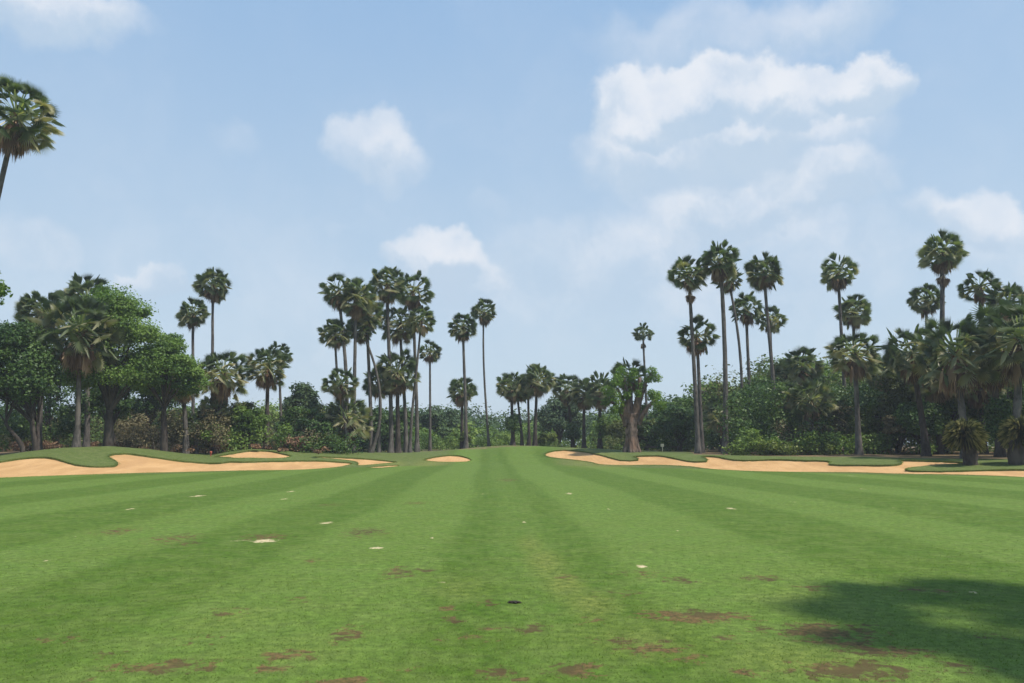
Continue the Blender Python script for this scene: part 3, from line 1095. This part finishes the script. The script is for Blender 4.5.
def broadleaf(name, label, bx, Y, x0, x1, ytop, ybot, mat, n_cl=34, per=330, leaf=.24, tr=.22, bark="dark_bark", group=None, cat="tree", seed=1, layered=False, trunks=1, depth=.8, lean=0.0, clr=.30, inner=.45, flat=.7, second=None):
    rnd = np.random.default_rng(seed)
    rr = random.Random(seed)
    if bx > -80 and rnd is not None:
        Y = clear_depth(bx, Y, .4)
    T = at(0.5 * (x0 + x1), ytop, Y)
    Bt = at(0.5 * (x0 + x1), ybot, Y)
    rx = 0.5 * (x1 - x0) * Y / F
    rz = 0.5 * (T.z - Bt.z)
    C = Vector((T.x, Y, 0.5 * (T.z + Bt.z)))
    B = at(bx, 450, Y)
    B.z = tz(B.x, B.y) - 0.05
    root = empty(name, B)
    tag(root, label, cat, group)
    ry = rx * depth
    if Y < 68 and leaf > .2:
        leaf, per = leaf * .74, int(per * 1.65)
    rc = clr * (rx * ry * rz) ** (1 / 3)
    n_cl = int(n_cl * 1.6)
    cs = clump_centres(n_cl, (C.x - B.x, 0, C.z - B.z), rx - rc * .8, ry - rc * .8, rz - rc * .7, rnd, inner, layered)
    radii = [rc * rnd.uniform(.5, 1.35) for _ in cs]
    V, Fc, tt = foliage(cs, radii, per, leaf, flat * (.85 if layered else 1), rnd)
    link("crown", np_mesh("crown", V, Fc, tt), M[mat], root)
    if trunks:
        fork = Vector(((C.x - B.x) * .5 + lean, 0, max(0.8, (C.z - B.z) - rz * .75)))
        parts = []
        for k in range(trunks):
            off = Vector((rr.uniform(-1, 1) * .5 * (trunks > 1), rr.uniform(-.4, .4) * (trunks > 1), 0))
            fk = fork + off * 2.2
            parts.append(tube(bez(off, off + Vector((0, 0, fk.z * .4)), fk - Vector((0, 0, fk.z * .3)), fk, 8), list(np.linspace(tr * 1.2, tr * .72, 9)), 9, True, .08, rr))
            mine = [c for i, c in enumerate(cs) if i % trunks == k]
            for c in mine[: 16 if trunks == 1 else 8]:
                c = Vector(c)
                m1 = fk + (c - fk) * .35 + Vector((0, 0, .12 * (c - fk).length))
                parts.append(tube(bez(fk - Vector((0, 0, .15)), m1, c - Vector((0, 0, .2)), c, 6), list(np.linspace(tr * .42, tr * .08, 7)), 5, False, .05, rr))
        v, f = merge(parts)
        mesh_obj("trunk", v, f, M[bark], root, smooth=True)
    return root


TREES = [
    # name, label, bx, Y, x0, x1, ytop, ybot, mat, kwargs
    ("broadleaf_tree", "large light green broadleaf tree with a thick dark trunk at left", 108, 57, 66, 170, 276, 430, "light", dict(n_cl=46, per=420, tr=.32, seed=2, layered=True)),
    ("broadleaf_tree", "layered green tree with a leaning trunk right of the left grove", 164, 52, 120, 212, 330, 418, "light", dict(n_cl=34, per=380, tr=.24, seed=3, layered=True)),
    ("broadleaf_tree", "dark several trunked tree at the left edge behind the bunker", 30, 52, -28, 66, 318, 436, "dark", dict(n_cl=44, per=420, tr=.13, seed=4, trunks=4)),
    ("broadleaf_tree", "dark round tree between the left palm and the light green tree", 116, 64, 70, 150, 350, 440, "dark", dict(n_cl=30, per=330, tr=.22, seed=5)),
    ("broadleaf_tree", "dark tree cut by the left edge of the view", -30, 56, -90, 20, 330, 442, "dark", dict(n_cl=34, per=330, seed=6)),
    ("broadleaf_tree", "olive tree under the squat full palm", 236, 66, 196, 262, 392, 446, "olive", dict(n_cl=26, per=260, seed=7, tr=.12, trunks=2)),
    ("broadleaf_tree", "small leafy green tree right of the squat full palm", 250, 60, 228, 272, 402, 442, "mid", dict(n_cl=18, per=240, seed=8, tr=.09, trunks=2)),
    ("broadleaf_tree", "grey green rounded tree rising right of the shaggy palm", 300, 80, 280, 326, 380, 440, "blue", dict(n_cl=24, per=260, seed=9, leaf=.28)),
    ("broadleaf_tree", "dense dark tree left of the dense palm cluster", 308, 70, 276, 336, 403, 450, "dark", dict(n_cl=28, per=300, seed=10)),
    ("broadleaf_tree", "dark green tree between the trunks of the dense palm cluster", 385, 84, 352, 420, 402, 449, "dark", dict(n_cl=28, per=280, seed=12, leaf=.28)),
    ("broadleaf_tree", "rounded mid green tree right of the dense palm cluster", 440, 104, 408, 468, 404, 450, "blue", dict(n_cl=30, per=300, seed=13, leaf=.32)),
    ("broadleaf_tree", "conical blue green tree behind the short palms", 559, 100, 534, 586, 394, 446, "blue", dict(n_cl=34, per=320, seed=14, leaf=.3)),
    ("spreading_tree", "olive umbrella shaped tree spreading behind the pollarded tree", 640, 82, 598, 678, 414, 446, "olive", dict(n_cl=30, per=300, seed=15, flat=.5, tr=.14, trunks=2)),
    ("broadleaf_tree", "dark green tree left of the tallest pair of right palms", 680, 76, 652, 706, 400, 449, "dark", dict(n_cl=28, per=300, seed=16)),
    ("broadleaf_tree", "lighter green domed tree behind the left trunk of the tallest pair", 676, 92, 645, 716, 393, 440, "mid", dict(n_cl=30, per=280, seed=17, leaf=.3)),
    ("broadleaf_tree", "brownish tree showing between the trunks of the tallest pair", 712, 88, 690, 738, 374, 430, "dry", dict(n_cl=22, per=260, seed=18, leaf=.28)),
    ("broadleaf_tree", "large glossy dark green tree right of the tallest pair", 752, 74, 722, 800, 372, 449, "dark", dict(n_cl=44, per=380, seed=19, tr=.3)),
    ("broadleaf_tree", "green tree with clear lighter clumps behind the leaning palm trunk", 758, 84, 735, 790, 368, 420, "mid", dict(n_cl=26, per=280, seed=20, leaf=.28)),
    ("broadleaf_tree", "mid green tree under the dark palm of the right grove", 800, 66, 776, 832, 394, 446, "mid", dict(n_cl=30, per=300, seed=21)),
    ("broadleaf_tree", "light green tree just right of the rust skirted palm trunk", 880, 64, 855, 905, 390, 440, "mid", dict(n_cl=28, per=280, seed=22)),
    ("broadleaf_tree", "half bare olive tree with tan leaves left of the broad palms", 893, 62, 872, 916, 362, 440, "olive", dict(n_cl=22, per=220, seed=23, tr=.12, trunks=2)),
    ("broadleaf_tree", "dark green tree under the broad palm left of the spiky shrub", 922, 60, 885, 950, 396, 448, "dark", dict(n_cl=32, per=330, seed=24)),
    ("broadleaf_tree", "bright green tree lit between the trunks near the right edge", 945, 62, 908, 990, 388, 436, "mid", dict(n_cl=32, per=320, seed=25, layered=True)),
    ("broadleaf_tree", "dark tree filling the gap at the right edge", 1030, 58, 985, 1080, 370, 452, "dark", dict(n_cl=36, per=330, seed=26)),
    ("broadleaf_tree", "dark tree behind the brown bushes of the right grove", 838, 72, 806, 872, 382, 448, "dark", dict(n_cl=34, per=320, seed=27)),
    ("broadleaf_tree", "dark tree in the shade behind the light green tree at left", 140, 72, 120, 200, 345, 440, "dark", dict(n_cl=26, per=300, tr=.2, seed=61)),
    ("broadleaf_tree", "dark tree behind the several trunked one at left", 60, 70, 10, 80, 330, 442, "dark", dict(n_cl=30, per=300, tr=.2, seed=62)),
    ("broadleaf_tree", "olive tree rising between the right grove and the broad palms", 890, 70, 868, 918, 352, 430, "olive", dict(n_cl=26, per=260, tr=.15, seed=63)),
    ("round_shrub", "dark rounded shrub at the foot of the dense palm cluster", 333, 58, 316, 348, 436, 455, "dark", dict(n_cl=12, per=220, seed=28, trunks=0, leaf=.16, cat="shrub")),
    ("round_shrub", "tiny bright shrub in front of the bushy low palm", 303, 62, 296, 316, 440, 453, "mid", dict(n_cl=8, per=160, seed=29, trunks=0, leaf=.14, cat="shrub")),
    ("round_shrub", "yellow green shrub growing round the low round palm's trunk", 463, 80, 456, 473, 428, 446, "lime", dict(n_cl=9, per=160, seed=30, trunks=0, leaf=.18, cat="shrub")),
    ("climbing_ivy", "dark ivy mass wrapped round the left short palm behind the green", 513, 84.6, 504, 523, 410, 442, "dark", dict(n_cl=14, per=170, seed=31, trunks=0, leaf=.2, cat="ivy", clr=.42)),
    ("climbing_ivy", "dark ivy hanging on the palm right of the conical tree", 570, 87.5, 560, 584, 418, 447, "dark", dict(n_cl=14, per=170, seed=32, trunks=0, leaf=.2, cat="ivy", clr=.42)),
    ("climbing_ivy", "green ivy on the trunk of the pale yellow skirted palm", 603, 83.6, 594, 612, 412, 446, "mid", dict(n_cl=14, per=170, seed=33, trunks=0, leaf=.2, cat="ivy", clr=.42)),
    ("climbing_ivy", "tall narrow column of dark ivy on a trunk near the right edge", 998, 50, 985, 1010, 392, 456, "dark", dict(n_cl=26, per=260, seed=34, trunks=0, leaf=.17, cat="ivy", clr=.5)),
    ("round_shrub", "pale variegated shrub at the bunker edge under the leaning palm", 762, 64, 748, 776, 436, 453, "lime", dict(n_cl=12, per=160, seed=35, trunks=0, leaf=.18, cat="shrub")),
    ("round_shrub", "light leafy shrub left of the rust skirted palm's foot", 812, 62, 798, 832, 436, 454, "mid", dict(n_cl=14, per=180, seed=36, trunks=0, leaf=.18, cat="shrub")),
    ("round_shrub", "tan half dry bush right of the rust skirted palm", 892, 60, 882, 906, 412, 442, "dry", dict(n_cl=16, per=150, seed=37, trunks=0, leaf=.18, cat="shrub")),
    ("round_shrub", "dry brown bush left of the dark tree beside the dense palm cluster", 293, 66, 276, 312, 434, 451, "rust", dict(n_cl=12, per=120, seed=38, trunks=0, leaf=.17, cat="shrub")),
    ("round_shrub", "yellow green bush left of the palm right of the conical tree", 545, 92, 534, 560, 430, 447, "lime", dict(n_cl=12, per=160, seed=39, trunks=0, leaf=.22, cat="shrub")),
]
for i, (nm, lab, bx, Y, x0, x1, yt, yb, mt, kw) in enumerate(TREES):
    grp = {"shrub": "shrubs at the edge of the trees", "ivy": "ivy on the palm trunks"}.get(kw.get("cat"), "broadleaf trees behind the bunkers")
    broadleaf(nm, lab, bx, Y, x0, x1, yt, yb, mt, group=grp, **kw)

# tree at the far left whose twigs reach into the picture
broadleaf("broadleaf_tree", "tree outside the left edge with only leafy twig ends in view", -95, 30, -190, 19, 252, 314, "mid", n_cl=60, per=120, leaf=.15, tr=.16, seed=50, group="broadleaf trees behind the bunkers", clr=.13, inner=.8)

# ------------------------------------------------------------------ pollarded tree
def pollard():
    Y = 68
    B = at(632, 450, Y)
    B.z = tz(B.x, Y) - .05
    root = empty("pollarded_tree", B)
    tag(root, "massive stump like tree with pale lopped limbs and bright green tufts", "tree", "broadleaf trees behind the bunkers")
    rr = random.Random(5)
    px = Y / F

    def loc(x, y):
        return at(x, y, Y) - B
    parts = []
    n = 14
    path = [loc(632, 413) * (i / n) for i in range(n + 1)]
    rad = [.16 * math.exp(-i * .6) + .54 - .008 * i + .04 * math.sin(i * 1.9) for i in range(n + 1)]
    V, Fc = tube(path, rad, 26, True, 0, rr)
    # flutes and knots
    out = []
    for k, v in enumerate(V):
        i, s = divmod(k, 26)
        c = path[i]
        d = v - c
        f = 1 + .16 * math.sin(s * 2 * PI / 26 * 5 + i * .12) + .07 * math.sin(s * 2 * PI / 26 * 11 + i * .5) + rr.uniform(-.035, .035)
        out.append(c + Vector((d.x * f, d.y * f, d.z)))
    parts.append((out, Fc))
    # buttress roots
    for a in range(9):
        ang = a * 2 * PI / 9 + rr.uniform(-.2, .2)
        d = Vector((math.cos(ang), math.sin(ang), 0)) * .66
        parts.append(tube(bez(d * .6 + Vector((0, 0, 1.4)), d * .78 + Vector((0, 0, .7)), d * .9 + Vector((0, 0, .25)), d * 1.1 + Vector((0, 0, -.1)), 7), list(np.linspace(.12, .18, 8)), 7, True, .1, rr))
    limbs = [((626, 413), (617, 388), .30), ((628, 411), (624, 378), .28), ((631, 410), (633, 388), .32), ((633, 411), (639, 378), .30), ((636, 412), (648, 384), .30), ((638, 414), (654, 400), .24),
             ((626, 416), (611, 400), .24), ((631, 409), (630, 374), .22), ((635, 411), (643, 392), .24), ((634, 410), (650, 374), .24)]
    for (a, b, r) in limbs:
        A, C = loc(*a), loc(*b)
        dy = rr.uniform(-.7, .7)
        C.y += dy
        mid = A.lerp(C, .5) + Vector((rr.uniform(-.25, .25), dy * .4, .1))
        parts.append(tube(bez(A - Vector((0, 0, .9)), A.lerp(mid, .6), mid, C, 9), list(np.linspace(r, r * .42, 10)), 9, True, .12, rr))
    v, f = merge(parts)
    mesh_obj("trunk", v, f, M["pale_bark"], root, smooth=True)
    rnd = np.random.default_rng(8)
    tufts = [(614, 396, .8), (608, 390, .7), (616, 381, .85), (626, 382, .85), (622, 371, .75), (632, 376, .6), (619, 404, .7), (640, 386, .6), (650, 372, .65), (656, 378, .6), (655, 402, .85), (660, 406, .6),
             (650, 394, .55), (613, 410, .5), (628, 392, .6), (634, 372, .5), (647, 366 + 14, .5), (606, 402, .55), (657, 396, .6), (621, 410, .5), (645, 408, .5), (637, 394, .5), (626, 396, .5)]
    cs, rs_ = [], []
    for x, y, r in tufts:
        p = loc(x, y)
        cs.append((p.x, rnd.uniform(-.9, .5), p.z))
        rs_.append(r * .76)
    V, Fc, t = foliage(cs, rs_, 620, .13, .95, rnd)
    link("crown", np_mesh("crown", V, Fc, t), M["bright"], root)


pollard()

# ------------------------------------------------------------------ spiky shrubs on dark stumps
def spiky(label, bx, cx, cy, w, Y, seed):
    B = at(bx, 455, Y)
    B.z = tz(B.x, Y) - .05
    root = empty("spiky_shrub", B)
    tag(root, label, "shrub", "spiky shrubs under the palms at the right")
    C = at(cx, cy, Y) - B
    rad = .5 * w * Y / F
    rnd = random.Random(seed)
    v, f = tube([Vector((0, 0, z)) for z in np.linspace(0, C.z, 9)], [.42, .40, .44, .40, .38, .36, .34, .3, .25], 12, True, .12, rnd)
    mesh_obj("stump", v, f, M["dark_bark"], root, smooth=True)
    V, Fc, T = [], [], []
    for i in range(1300):
        d = Vector((rnd.gauss(0, 1), rnd.gauss(0, 1), rnd.gauss(0.12, .9))).normalized()
        if d.z < -.75:
            continue
        L = rad * rnd.uniform(.62, 1.08)
        s_ = d.cross(Vector((0, 0, 1))).normalized() * rnd.uniform(.018, .032)
        a = C + d * L * .25
        m = C + d * L * .72 + Vector((0, 0, .05))
        e = C + d * L + Vector((0, 0, -.22 * rnd.uniform(.4, 1.5)))
        k = len(V)
        V += [a - s_ * .5, a + s_ * .5, m + s_, e, m - s_]
        t = min(1, max(0, rnd.gauss(.48, .3)))
        T += [t * .3, t * .3, t, min(1, t + .3), t]
        Fc.append((k, k + 1, k + 2, k + 3, k + 4))
    o = mesh_obj("crown", V, Fc, M["spiky"], root, tint=T)


M["spiky"] = leaf_material("spiky_leaf", [(0, (0.018, 0.030, 0.010)), (0.5, (0.085, 0.090, 0.026)), (1, (0.34, 0.30, 0.11))], 0.5, .15)
spiky("round spiky yellow tipped shrub on a dark stump beside the bunker", 970, 965, 435, 42, 46, 1)
spiky("round spiky shrub cut by the right edge of the view", 1016, 1021, 432, 42, 45, 2)

# ------------------------------------------------------------------ undergrowth, brush, far wood (stuff)
def mass(name, label, mats, items, per, leaf, seed, flat=.8):
    """items: (px range, Y range, top py range, count) -> one mesh per material"""
    rnd = np.random.default_rng(seed)
    cs, rs_ = [], []
    for (x0, x1, Y0, Y1, t0, t1, n, r0, r1) in items:
        for _ in range(n):
            Y = rnd.uniform(Y0, Y1)
            px = rnd.uniform(x0, x1)
            top = at(px, rnd.uniform(t0, t1), Y)
            g = tz(top.x, Y)
            r = rnd.uniform(r0, r1)
            hh = top.z - g
            z = g + max(r * .4, hh - r * flat)
            k = max(1, int(hh / (r * 1.6)))
            for j in range(k):
                cs.append((top.x + rnd.normal(0, r * .35), Y + rnd.normal(0, r * .3), g + r * .4 + (z - g - r * .4) * ((j + 1) / k)))
                rs_.append(r * rnd.uniform(.8, 1.2))
    V, Fc, t = foliage(cs, rs_, per, leaf, flat, rnd)
    o = link(name, np_mesh(name, V, Fc, t), M[mats])
    tag(o, label, "vegetation", kind="stuff")
    return o


mass("far_wood", "hazy line of far trees behind the palms and the green", "blue",
     [(-260, 480, 112, 135, 402, 420, 120, 2.2, 4.0), (380, 660, 120, 150, 405, 422, 100, 2.4, 4.2), (640, 1300, 108, 130, 388, 430, 220, 2.2, 4.0), (-260, 480, 108, 120, 420, 438, 90, 2, 3)], 260, .5, 101)
mass("far_wood", "mid green wood between the palms and the far trees", "mid",
     [(-260, 340, 86, 104, 398, 425, 100, 1.6, 3.0), (330, 470, 96, 112, 412, 430, 44, 1.6, 2.6), (470, 560, 110, 120, 420, 436, 26, 1.5, 2.4), (600, 700, 96, 108, 408, 428, 34, 1.6, 2.6), (690, 770, 84, 100, 378, 412, 40, 1.8, 3.2), (770, 1260, 80, 96, 352, 400, 130, 1.8, 3.0)], 340, .40, 102)
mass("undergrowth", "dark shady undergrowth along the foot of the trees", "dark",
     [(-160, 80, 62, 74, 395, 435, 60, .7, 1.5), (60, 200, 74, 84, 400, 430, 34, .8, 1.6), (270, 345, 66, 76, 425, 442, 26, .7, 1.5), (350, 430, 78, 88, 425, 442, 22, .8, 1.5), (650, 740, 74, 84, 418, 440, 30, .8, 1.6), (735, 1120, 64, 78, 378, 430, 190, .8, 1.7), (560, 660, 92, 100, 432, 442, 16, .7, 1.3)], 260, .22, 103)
mass("undergrowth", "mid green leafy undergrowth along the edge of the rough", "mid",
     [(-100, 80, 66, 78, 420, 442, 20, .6, 1.2), (190, 300, 62, 74, 420, 442, 30, .6, 1.3), (735, 900, 60, 66, 425, 447, 44, .5, 1.1), (900, 1100, 58, 66, 415, 444, 30, .6, 1.2), (415, 520, 92, 100, 432, 443, 30, .6, 1.1), (540, 660, 88, 96, 434, 446, 20, .5, 1.0)], 220, .2, 104)
mass("dry_brush", "tan leafless scrub under the left trees", "dry",
     [(-80, 120, 64, 78, 412, 440, 24, .6, 1.3), (115, 225, 61, 70, 404, 440, 46, .6, 1.3), (225, 320, 64, 72, 425, 446, 18, .5, 1.0), (775, 905, 62, 68, 402, 440, 18, .5, 1.1)], 170, .17, 105)
mass("olive_scrub", "olive green scrub behind the left bunkers", "olive",
     [(120, 330, 68, 82, 400, 436, 60, .7, 1.5), (600, 680, 84, 92, 425, 442, 14, .7, 1.3), (780, 920, 66, 74, 380, 430, 34, .7, 1.5)], 220, .2, 106)
mass("undergrowth", "yellow green leafy plants along the right bunker edge", "lime",
     [(735, 835, 60, 62, 438, 450, 26, .35, .7), (850, 930, 62, 70, 400, 440, 14, .5, 1.0), (200, 260, 62, 70, 425, 442, 8, .4, .8), (525, 560, 92, 98, 432, 442, 6, .6, 1.0)], 170, .18, 108)
mass("far_wood", "olive wood behind the right grove", "olive", [(720, 1260, 78, 94, 356, 402, 120, 1.6, 2.8)], 320, .34, 109)
mass("fallen_leaves", "rusty fallen leaves and dry ferns under the left trees", "rust",
     [(-80, 125, 60, 70, 440, 447, 44, .3, .7), (120, 330, 60, 68, 443, 449, 30, .25, .5)], 110, .15, 107, .5)

# bare twigs in the scrub
def twigs():
    rnd = random.Random(77)
    V, Fc = [], []
    for _ in range(900):
        x = rnd.uniform(118, 300) if rnd.random() < .75 else rnd.uniform(-60, 125)
        Y = rnd.uniform(66, 76)
        B = at(x, 450, Y)
        B.z = tz(B.x, Y)
        h = rnd.uniform(1.2, 3.8)
        d = Vector((rnd.uniform(-.6, .6), rnd.uniform(-.3, .3), 1)).normalized()
        p0 = B
        r = rnd.uniform(.012, .028)
        segs = 4
        for s in range(segs):
            d = (d + Vector((rnd.uniform(-.35, .35), rnd.uniform(-.2, .2), 0))).normalized()
            p1 = p0 + d * (h / segs)
            k = len(V)
            w = Vector((r, 0, 0))
            w2 = Vector((0, r, 0))
            V += [p0 - w, p0 + w, p1 + w * .7, p1 - w * .7, p0 - w2, p0 + w2, p1 + w2 * .7, p1 - w2 * .7]
            Fc += [(k, k + 1, k + 2, k + 3), (k + 4, k + 5, k + 6, k + 7)]
            r *= .7
            p0 = p1
    o = mesh_obj("bare_twigs", V, Fc, M["twig"])
    tag(o, "bare grey twigs standing in the scrub at left", "vegetation", kind="stuff")


twigs()

# ------------------------------------------------------------------ small things
def box(w, d, h, z0=0, bev=0.0, cx=0, cy=0):
    import bmesh
    bm = bmesh.new()
    bmesh.ops.create_cube(bm, size=1)
    for v in bm.verts:
        v.co = Vector((v.co.x * w + cx, v.co.y * d + cy, (v.co.z + .5) * h + z0))
    if bev:
        bmesh.ops.bevel(bm, geom=bm.edges[:], offset=bev, segments=2, profile=.6, affect="EDGES")
    me = bpy.data.meshes.new("m")
    bm.to_mesh(me)
    bm.free()
    return me


def place(px, Y):
    b = at(px, 450, Y)
    b.z = tz(b.x, Y)
    return b


Bp = place(662.4, 74)
post = empty("yardage_post", Bp)
tag(post, "small cream box on a thin post by the low rail behind the bunker", "post")
link("pole", box(.07, .07, .42, 0, .01), M["cream"], post)
link("box", box(.30, .16, .28, .42, .03), M["cream"], post)
Br = place(662, 77)
rail = empty("wooden_rail", Br)
tag(rail, "low weathered wooden rail in the shade behind the cream post", "rail")
for x in (-1.4, 0.0, 1.4):
    link("post", box(.12, .12, .42, 0, .015, x), M["grey_wood"], rail)
link("crossbar", box(3.4, .10, .16, .30, .02, 0, -.115), M["grey_wood"], rail)
Bo = place(211, 59)
mk = empty("marker_post", Bo)
tag(mk, "short orange red marker post under the left trees", "post")
v, f = tube([Vector((0, 0, z)) for z in (0, .10, .2, .3, .36, .38)], [.04, .04, .08, .10, .09, .03], 12, True)
mesh_obj("marker_body", v, f, M["orange"], mk, smooth=True)
mk.children[0].name = "marker_body"


def clod(px, py, wpx, label, seed):
    X, Y = ray_ground(px, py)
    r = random.Random(seed)
    import bmesh
    bm = bmesh.new()
    bmesh.ops.create_icosphere(bm, subdivisions=3, radius=1)
    w = wpx * Y / F / 2
    ph = [r.uniform(0, 6) for _ in range(6)]
    for v in bm.verts:
        c = v.co
        k = 1 + .28 * math.sin(c.x * 5 + ph[0]) * math.sin(c.y * 4 + ph[1]) + .15 * math.sin(c.x * 11 + ph[2] + c.z * 7) + r.uniform(-.07, .07)
        v.co = Vector((c.x * w * k, c.y * w * .55 * k, max(-.2, c.z) * w * .24 * k))
    me = bpy.data.meshes.new("soil_clod")
    bm.to_mesh(me)
    bm.free()
    o = link("soil_clod", me, M["clod"])
    o.location = (X, Y, tz(X, Y) + .006)
    tag(o, label, "clod")


clod(514, 603.5, 13, "small flat black lump lying alone on the mid fairway", 1)

# ------------------------------------------------------------------ air
m, nt, out = new_mat("hazy_air")
pv = nt.nodes.new("ShaderNodeVolumePrincipled")
pv.inputs["Color"].default_value = (0.86, 0.92, 1.0, 1)
pv.inputs["Density"].default_value = HAZE
pv.inputs["Anisotropy"].default_value = 0.1
nt.links.new(pv.outputs[0], out.inputs["Volume"])
hz_ = link("haze", box(13000, 13000, 46, -2, 0), m)
tag(hz_, kind="stuff")

# ------------------------------------------------------------------ light, sky
SUN_EL, SUN_AZ = math.radians(60), math.atan2(0.90, -0.43)  # azimuth from +Y towards +X
sd = Vector((math.sin(SUN_AZ) * math.cos(SUN_EL), math.cos(SUN_AZ) * math.cos(SUN_EL), math.sin(SUN_EL)))
ld = bpy.data.lights.new("sun", "SUN")
ld.energy = 4.2
ld.angle = math.radians(1.4)
ld.color = (1.0, 0.95, 0.87)
lo = bpy.data.objects.new("sun", ld)
col.objects.link(lo)
lo.rotation_euler = sd.to_track_quat("Z", "Y").to_euler()
lo.location = (30, 20, 60)

w = bpy.data.worlds.new("World")
scene.world = w
w.use_nodes = True
nt = w.node_tree
nt.nodes.clear()
nb = NB(nt)
wout = nb.n("ShaderNodeOutputWorld")
bg = nb.n("ShaderNodeBackground")
sky = nb.n("ShaderNodeTexSky")
sky.sky_type = "NISHITA"
sky.sun_disc = False
sky.sun_elevation = SUN_EL
sky.sun_rotation = SUN_AZ
sky.air_density = 1.0
sky.dust_density = 1.5
sky.ozone_density = 1.0
SKYK = 0.10
tc = nb.n("ShaderNodeTexCoord")
dirv = tc.outputs["Generated"]
sep = nb.n("ShaderNodeSeparateXYZ")
nb.link(dirv, sep.inputs[0])
# azimuth/elevation like coordinates of the direction: gnomonic on +Y is enough for the clouds ahead
az = nb.math("ARCTAN2", sep.outputs[0], sep.outputs[1])
el = nb.math("ARCSINE", sep.outputs[2])
cmb = nb.n("ShaderNodeCombineXYZ")
nb.link(az, cmb.inputs[0])
nb.link(el, cmb.inputs[1])
ae = cmb.outputs[0]
warp = nb.n("ShaderNodeTexNoise")
nb.link(ae, warp.inputs["Vector"])
warp.inputs["Scale"].default_value = 7
warp.inputs["Detail"].default_value = 8
warp.inputs["Roughness"].default_value = 0.58
wv = nb.vmath("SUBTRACT", warp.outputs["Color"], (0.5, 0.5, 0.5))
wv = nb.vmath("SCALE", wv, 0.13)
aew = nb.vmath("ADD", ae, wv)
warp2 = nb.n("ShaderNodeTexNoise")
nb.link(ae, warp2.inputs["Vector"])
warp2.inputs["Scale"].default_value = 26
warp2.inputs["Detail"].default_value = 6
aew = nb.vmath("ADD", aew, nb.vmath("SCALE", nb.vmath("SUBTRACT", warp2.outputs["Color"], (0.5, 0.5, 0.5)), 0.032))
fb = nb.noise(ae, 16, 8, 0.6)


def px_dir(px, py):
    v = CY - py
    d = Vector((px - CX, F * cP - v * sP, F * sP + v * cP)).normalized()
    return math.atan2(d.x, d.y), math.asin(d.z)


# (px, py, rx px, ry px, opacity, softness)
CL = [(368, 140, 54, 40, .65, .5), (398, 158, 40, 30, .55, .6), (650, 100, 70, 44, .95, .35), (720, 92, 80, 40, .95, .35), (800, 95, 70, 38, .9, .35), (862, 84, 56, 40, .95, .35), (700, 135, 130, 55, .9, .5), (790, 130, 125, 55, .85, .6), (740, 160, 170, 50, .6, .8), (622, 150, 60, 50, .75, .7),
      (720, 30, 190, 48, .5, .8), (830, 15, 110, 40, .45, .9), (60, 10, 105, 38, .85, .7), (760, 195, 120, 40, .75, .5), (840, 185, 66, 34, .75, .45), (720, 215, 130, 50, .6, .8), (425, 262, 52, 34, .85, .4), (452, 258, 40, 28, .8, .4), (460, 275, 60, 36, .7, .6), (470, 290, 60, 40, .5, .8),
      (158, 278, 44, 22, .75, .5), (30, 245, 80, 32, .5, .8), (600, 260, 160, 60, .6, .9), (985, 222, 60, 34, .85, .45), (930, 210, 40, 22, .5, .8), (1040, 250, 120, 60, .5, .9), (232, 128, 34, 22, .22, .9), (335, 228, 22, 12, .3, .9),
      (485, 212, 30, 16, .25, .9), (110, 185, 50, 14, .18, .9), (600, 320, 320, 50, .35, 1.0), (780, 260, 260, 80, .55, 1.0)]
mask = None
topness = None
for (x, y, rx, ry, op, soft) in CL:
    a0, e0 = px_dir(x, y)
    a1, _ = px_dir(x + rx, y)
    _, e1 = px_dir(x, y - ry)
    ra, re = abs(a1 - a0), abs(e1 - e0)
    dv = nb.vmath("SUBTRACT", aew, (a0, e0, 0))
    dv = nb.vmath("MULTIPLY", dv, (1 / ra, 1 / re, 0))
    ln = nb.n("ShaderNodeVectorMath", operation="LENGTH")
    nb.link(dv, ln.inputs[0])
    k = nb.ramp(ln.outputs["Value"], 1.12, 1.12 - soft * .9, 0, op)
    sp = nb.n("ShaderNodeSeparateXYZ")
    nb.link(dv, sp.inputs[0])
    tk = nb.math("MULTIPLY", k, sp.outputs[1])
    topness = tk if topness is None else nb.math("ADD", topness, tk)
    mask = k if mask is None else nb.math("SUBTRACT", nb.math("ADD", mask, k), nb.math("MULTIPLY", mask, k))
mod = nb.ramp(fb, 0.3, 0.65, 0.72, 1.0)
mask = nb.math("MULTIPLY", mask, mod)
# wide thin veil near the horizon
veil = nb.math("MULTIPLY", nb.ramp(nb.noise(aew, 3.2, 6, .6), .35, .75, 0, 1), nb.ramp(el, 0.62, 0.05, 0.12, .42))
mask = nb.math("MAXIMUM", mask, veil)
fine = nb.noise(aew, 9, 6, .6)
upk = nb.math("ADD", nb.math("MULTIPLY", topness, 0.62), nb.math("MULTIPLY", nb.math("SUBTRACT", fine, 0.5), 1.7))
cc = nb.mix(nb.ramp(upk, -0.30, 0.38), (4.2, 5.2, 6.35), (6.5, 6.8, 7.3))
skc = sky.outputs[0]
grad = nb.mix(nb.ramp(el, 0.0, 0.60, 0, 1, False), (5.0, 6.1, 6.9), (2.45, 4.05, 6.3))
skc = nb.mix(0.86, skc, grad)
final = nb.mix(mask, skc, cc)
nb.link(final, bg.inputs[0])
bg.inputs[1].default_value = SKYK
nb.link(bg.outputs[0], wout.inputs[0])

scene.view_settings.view_transform = "Standard"
scene.view_settings.look = "None"
scene.view_settings.exposure = 0.35
scene.view_settings.gamma = 1
scene.render.engine = "CYCLES"
scene.cycles.max_bounces = 6
scene.cycles.diffuse_bounces = 3
scene.cycles.transmission_bounces = 4
scene.cycles.use_denoising = True
scene.cycles.denoising_prefilter = 'ACCURATE'
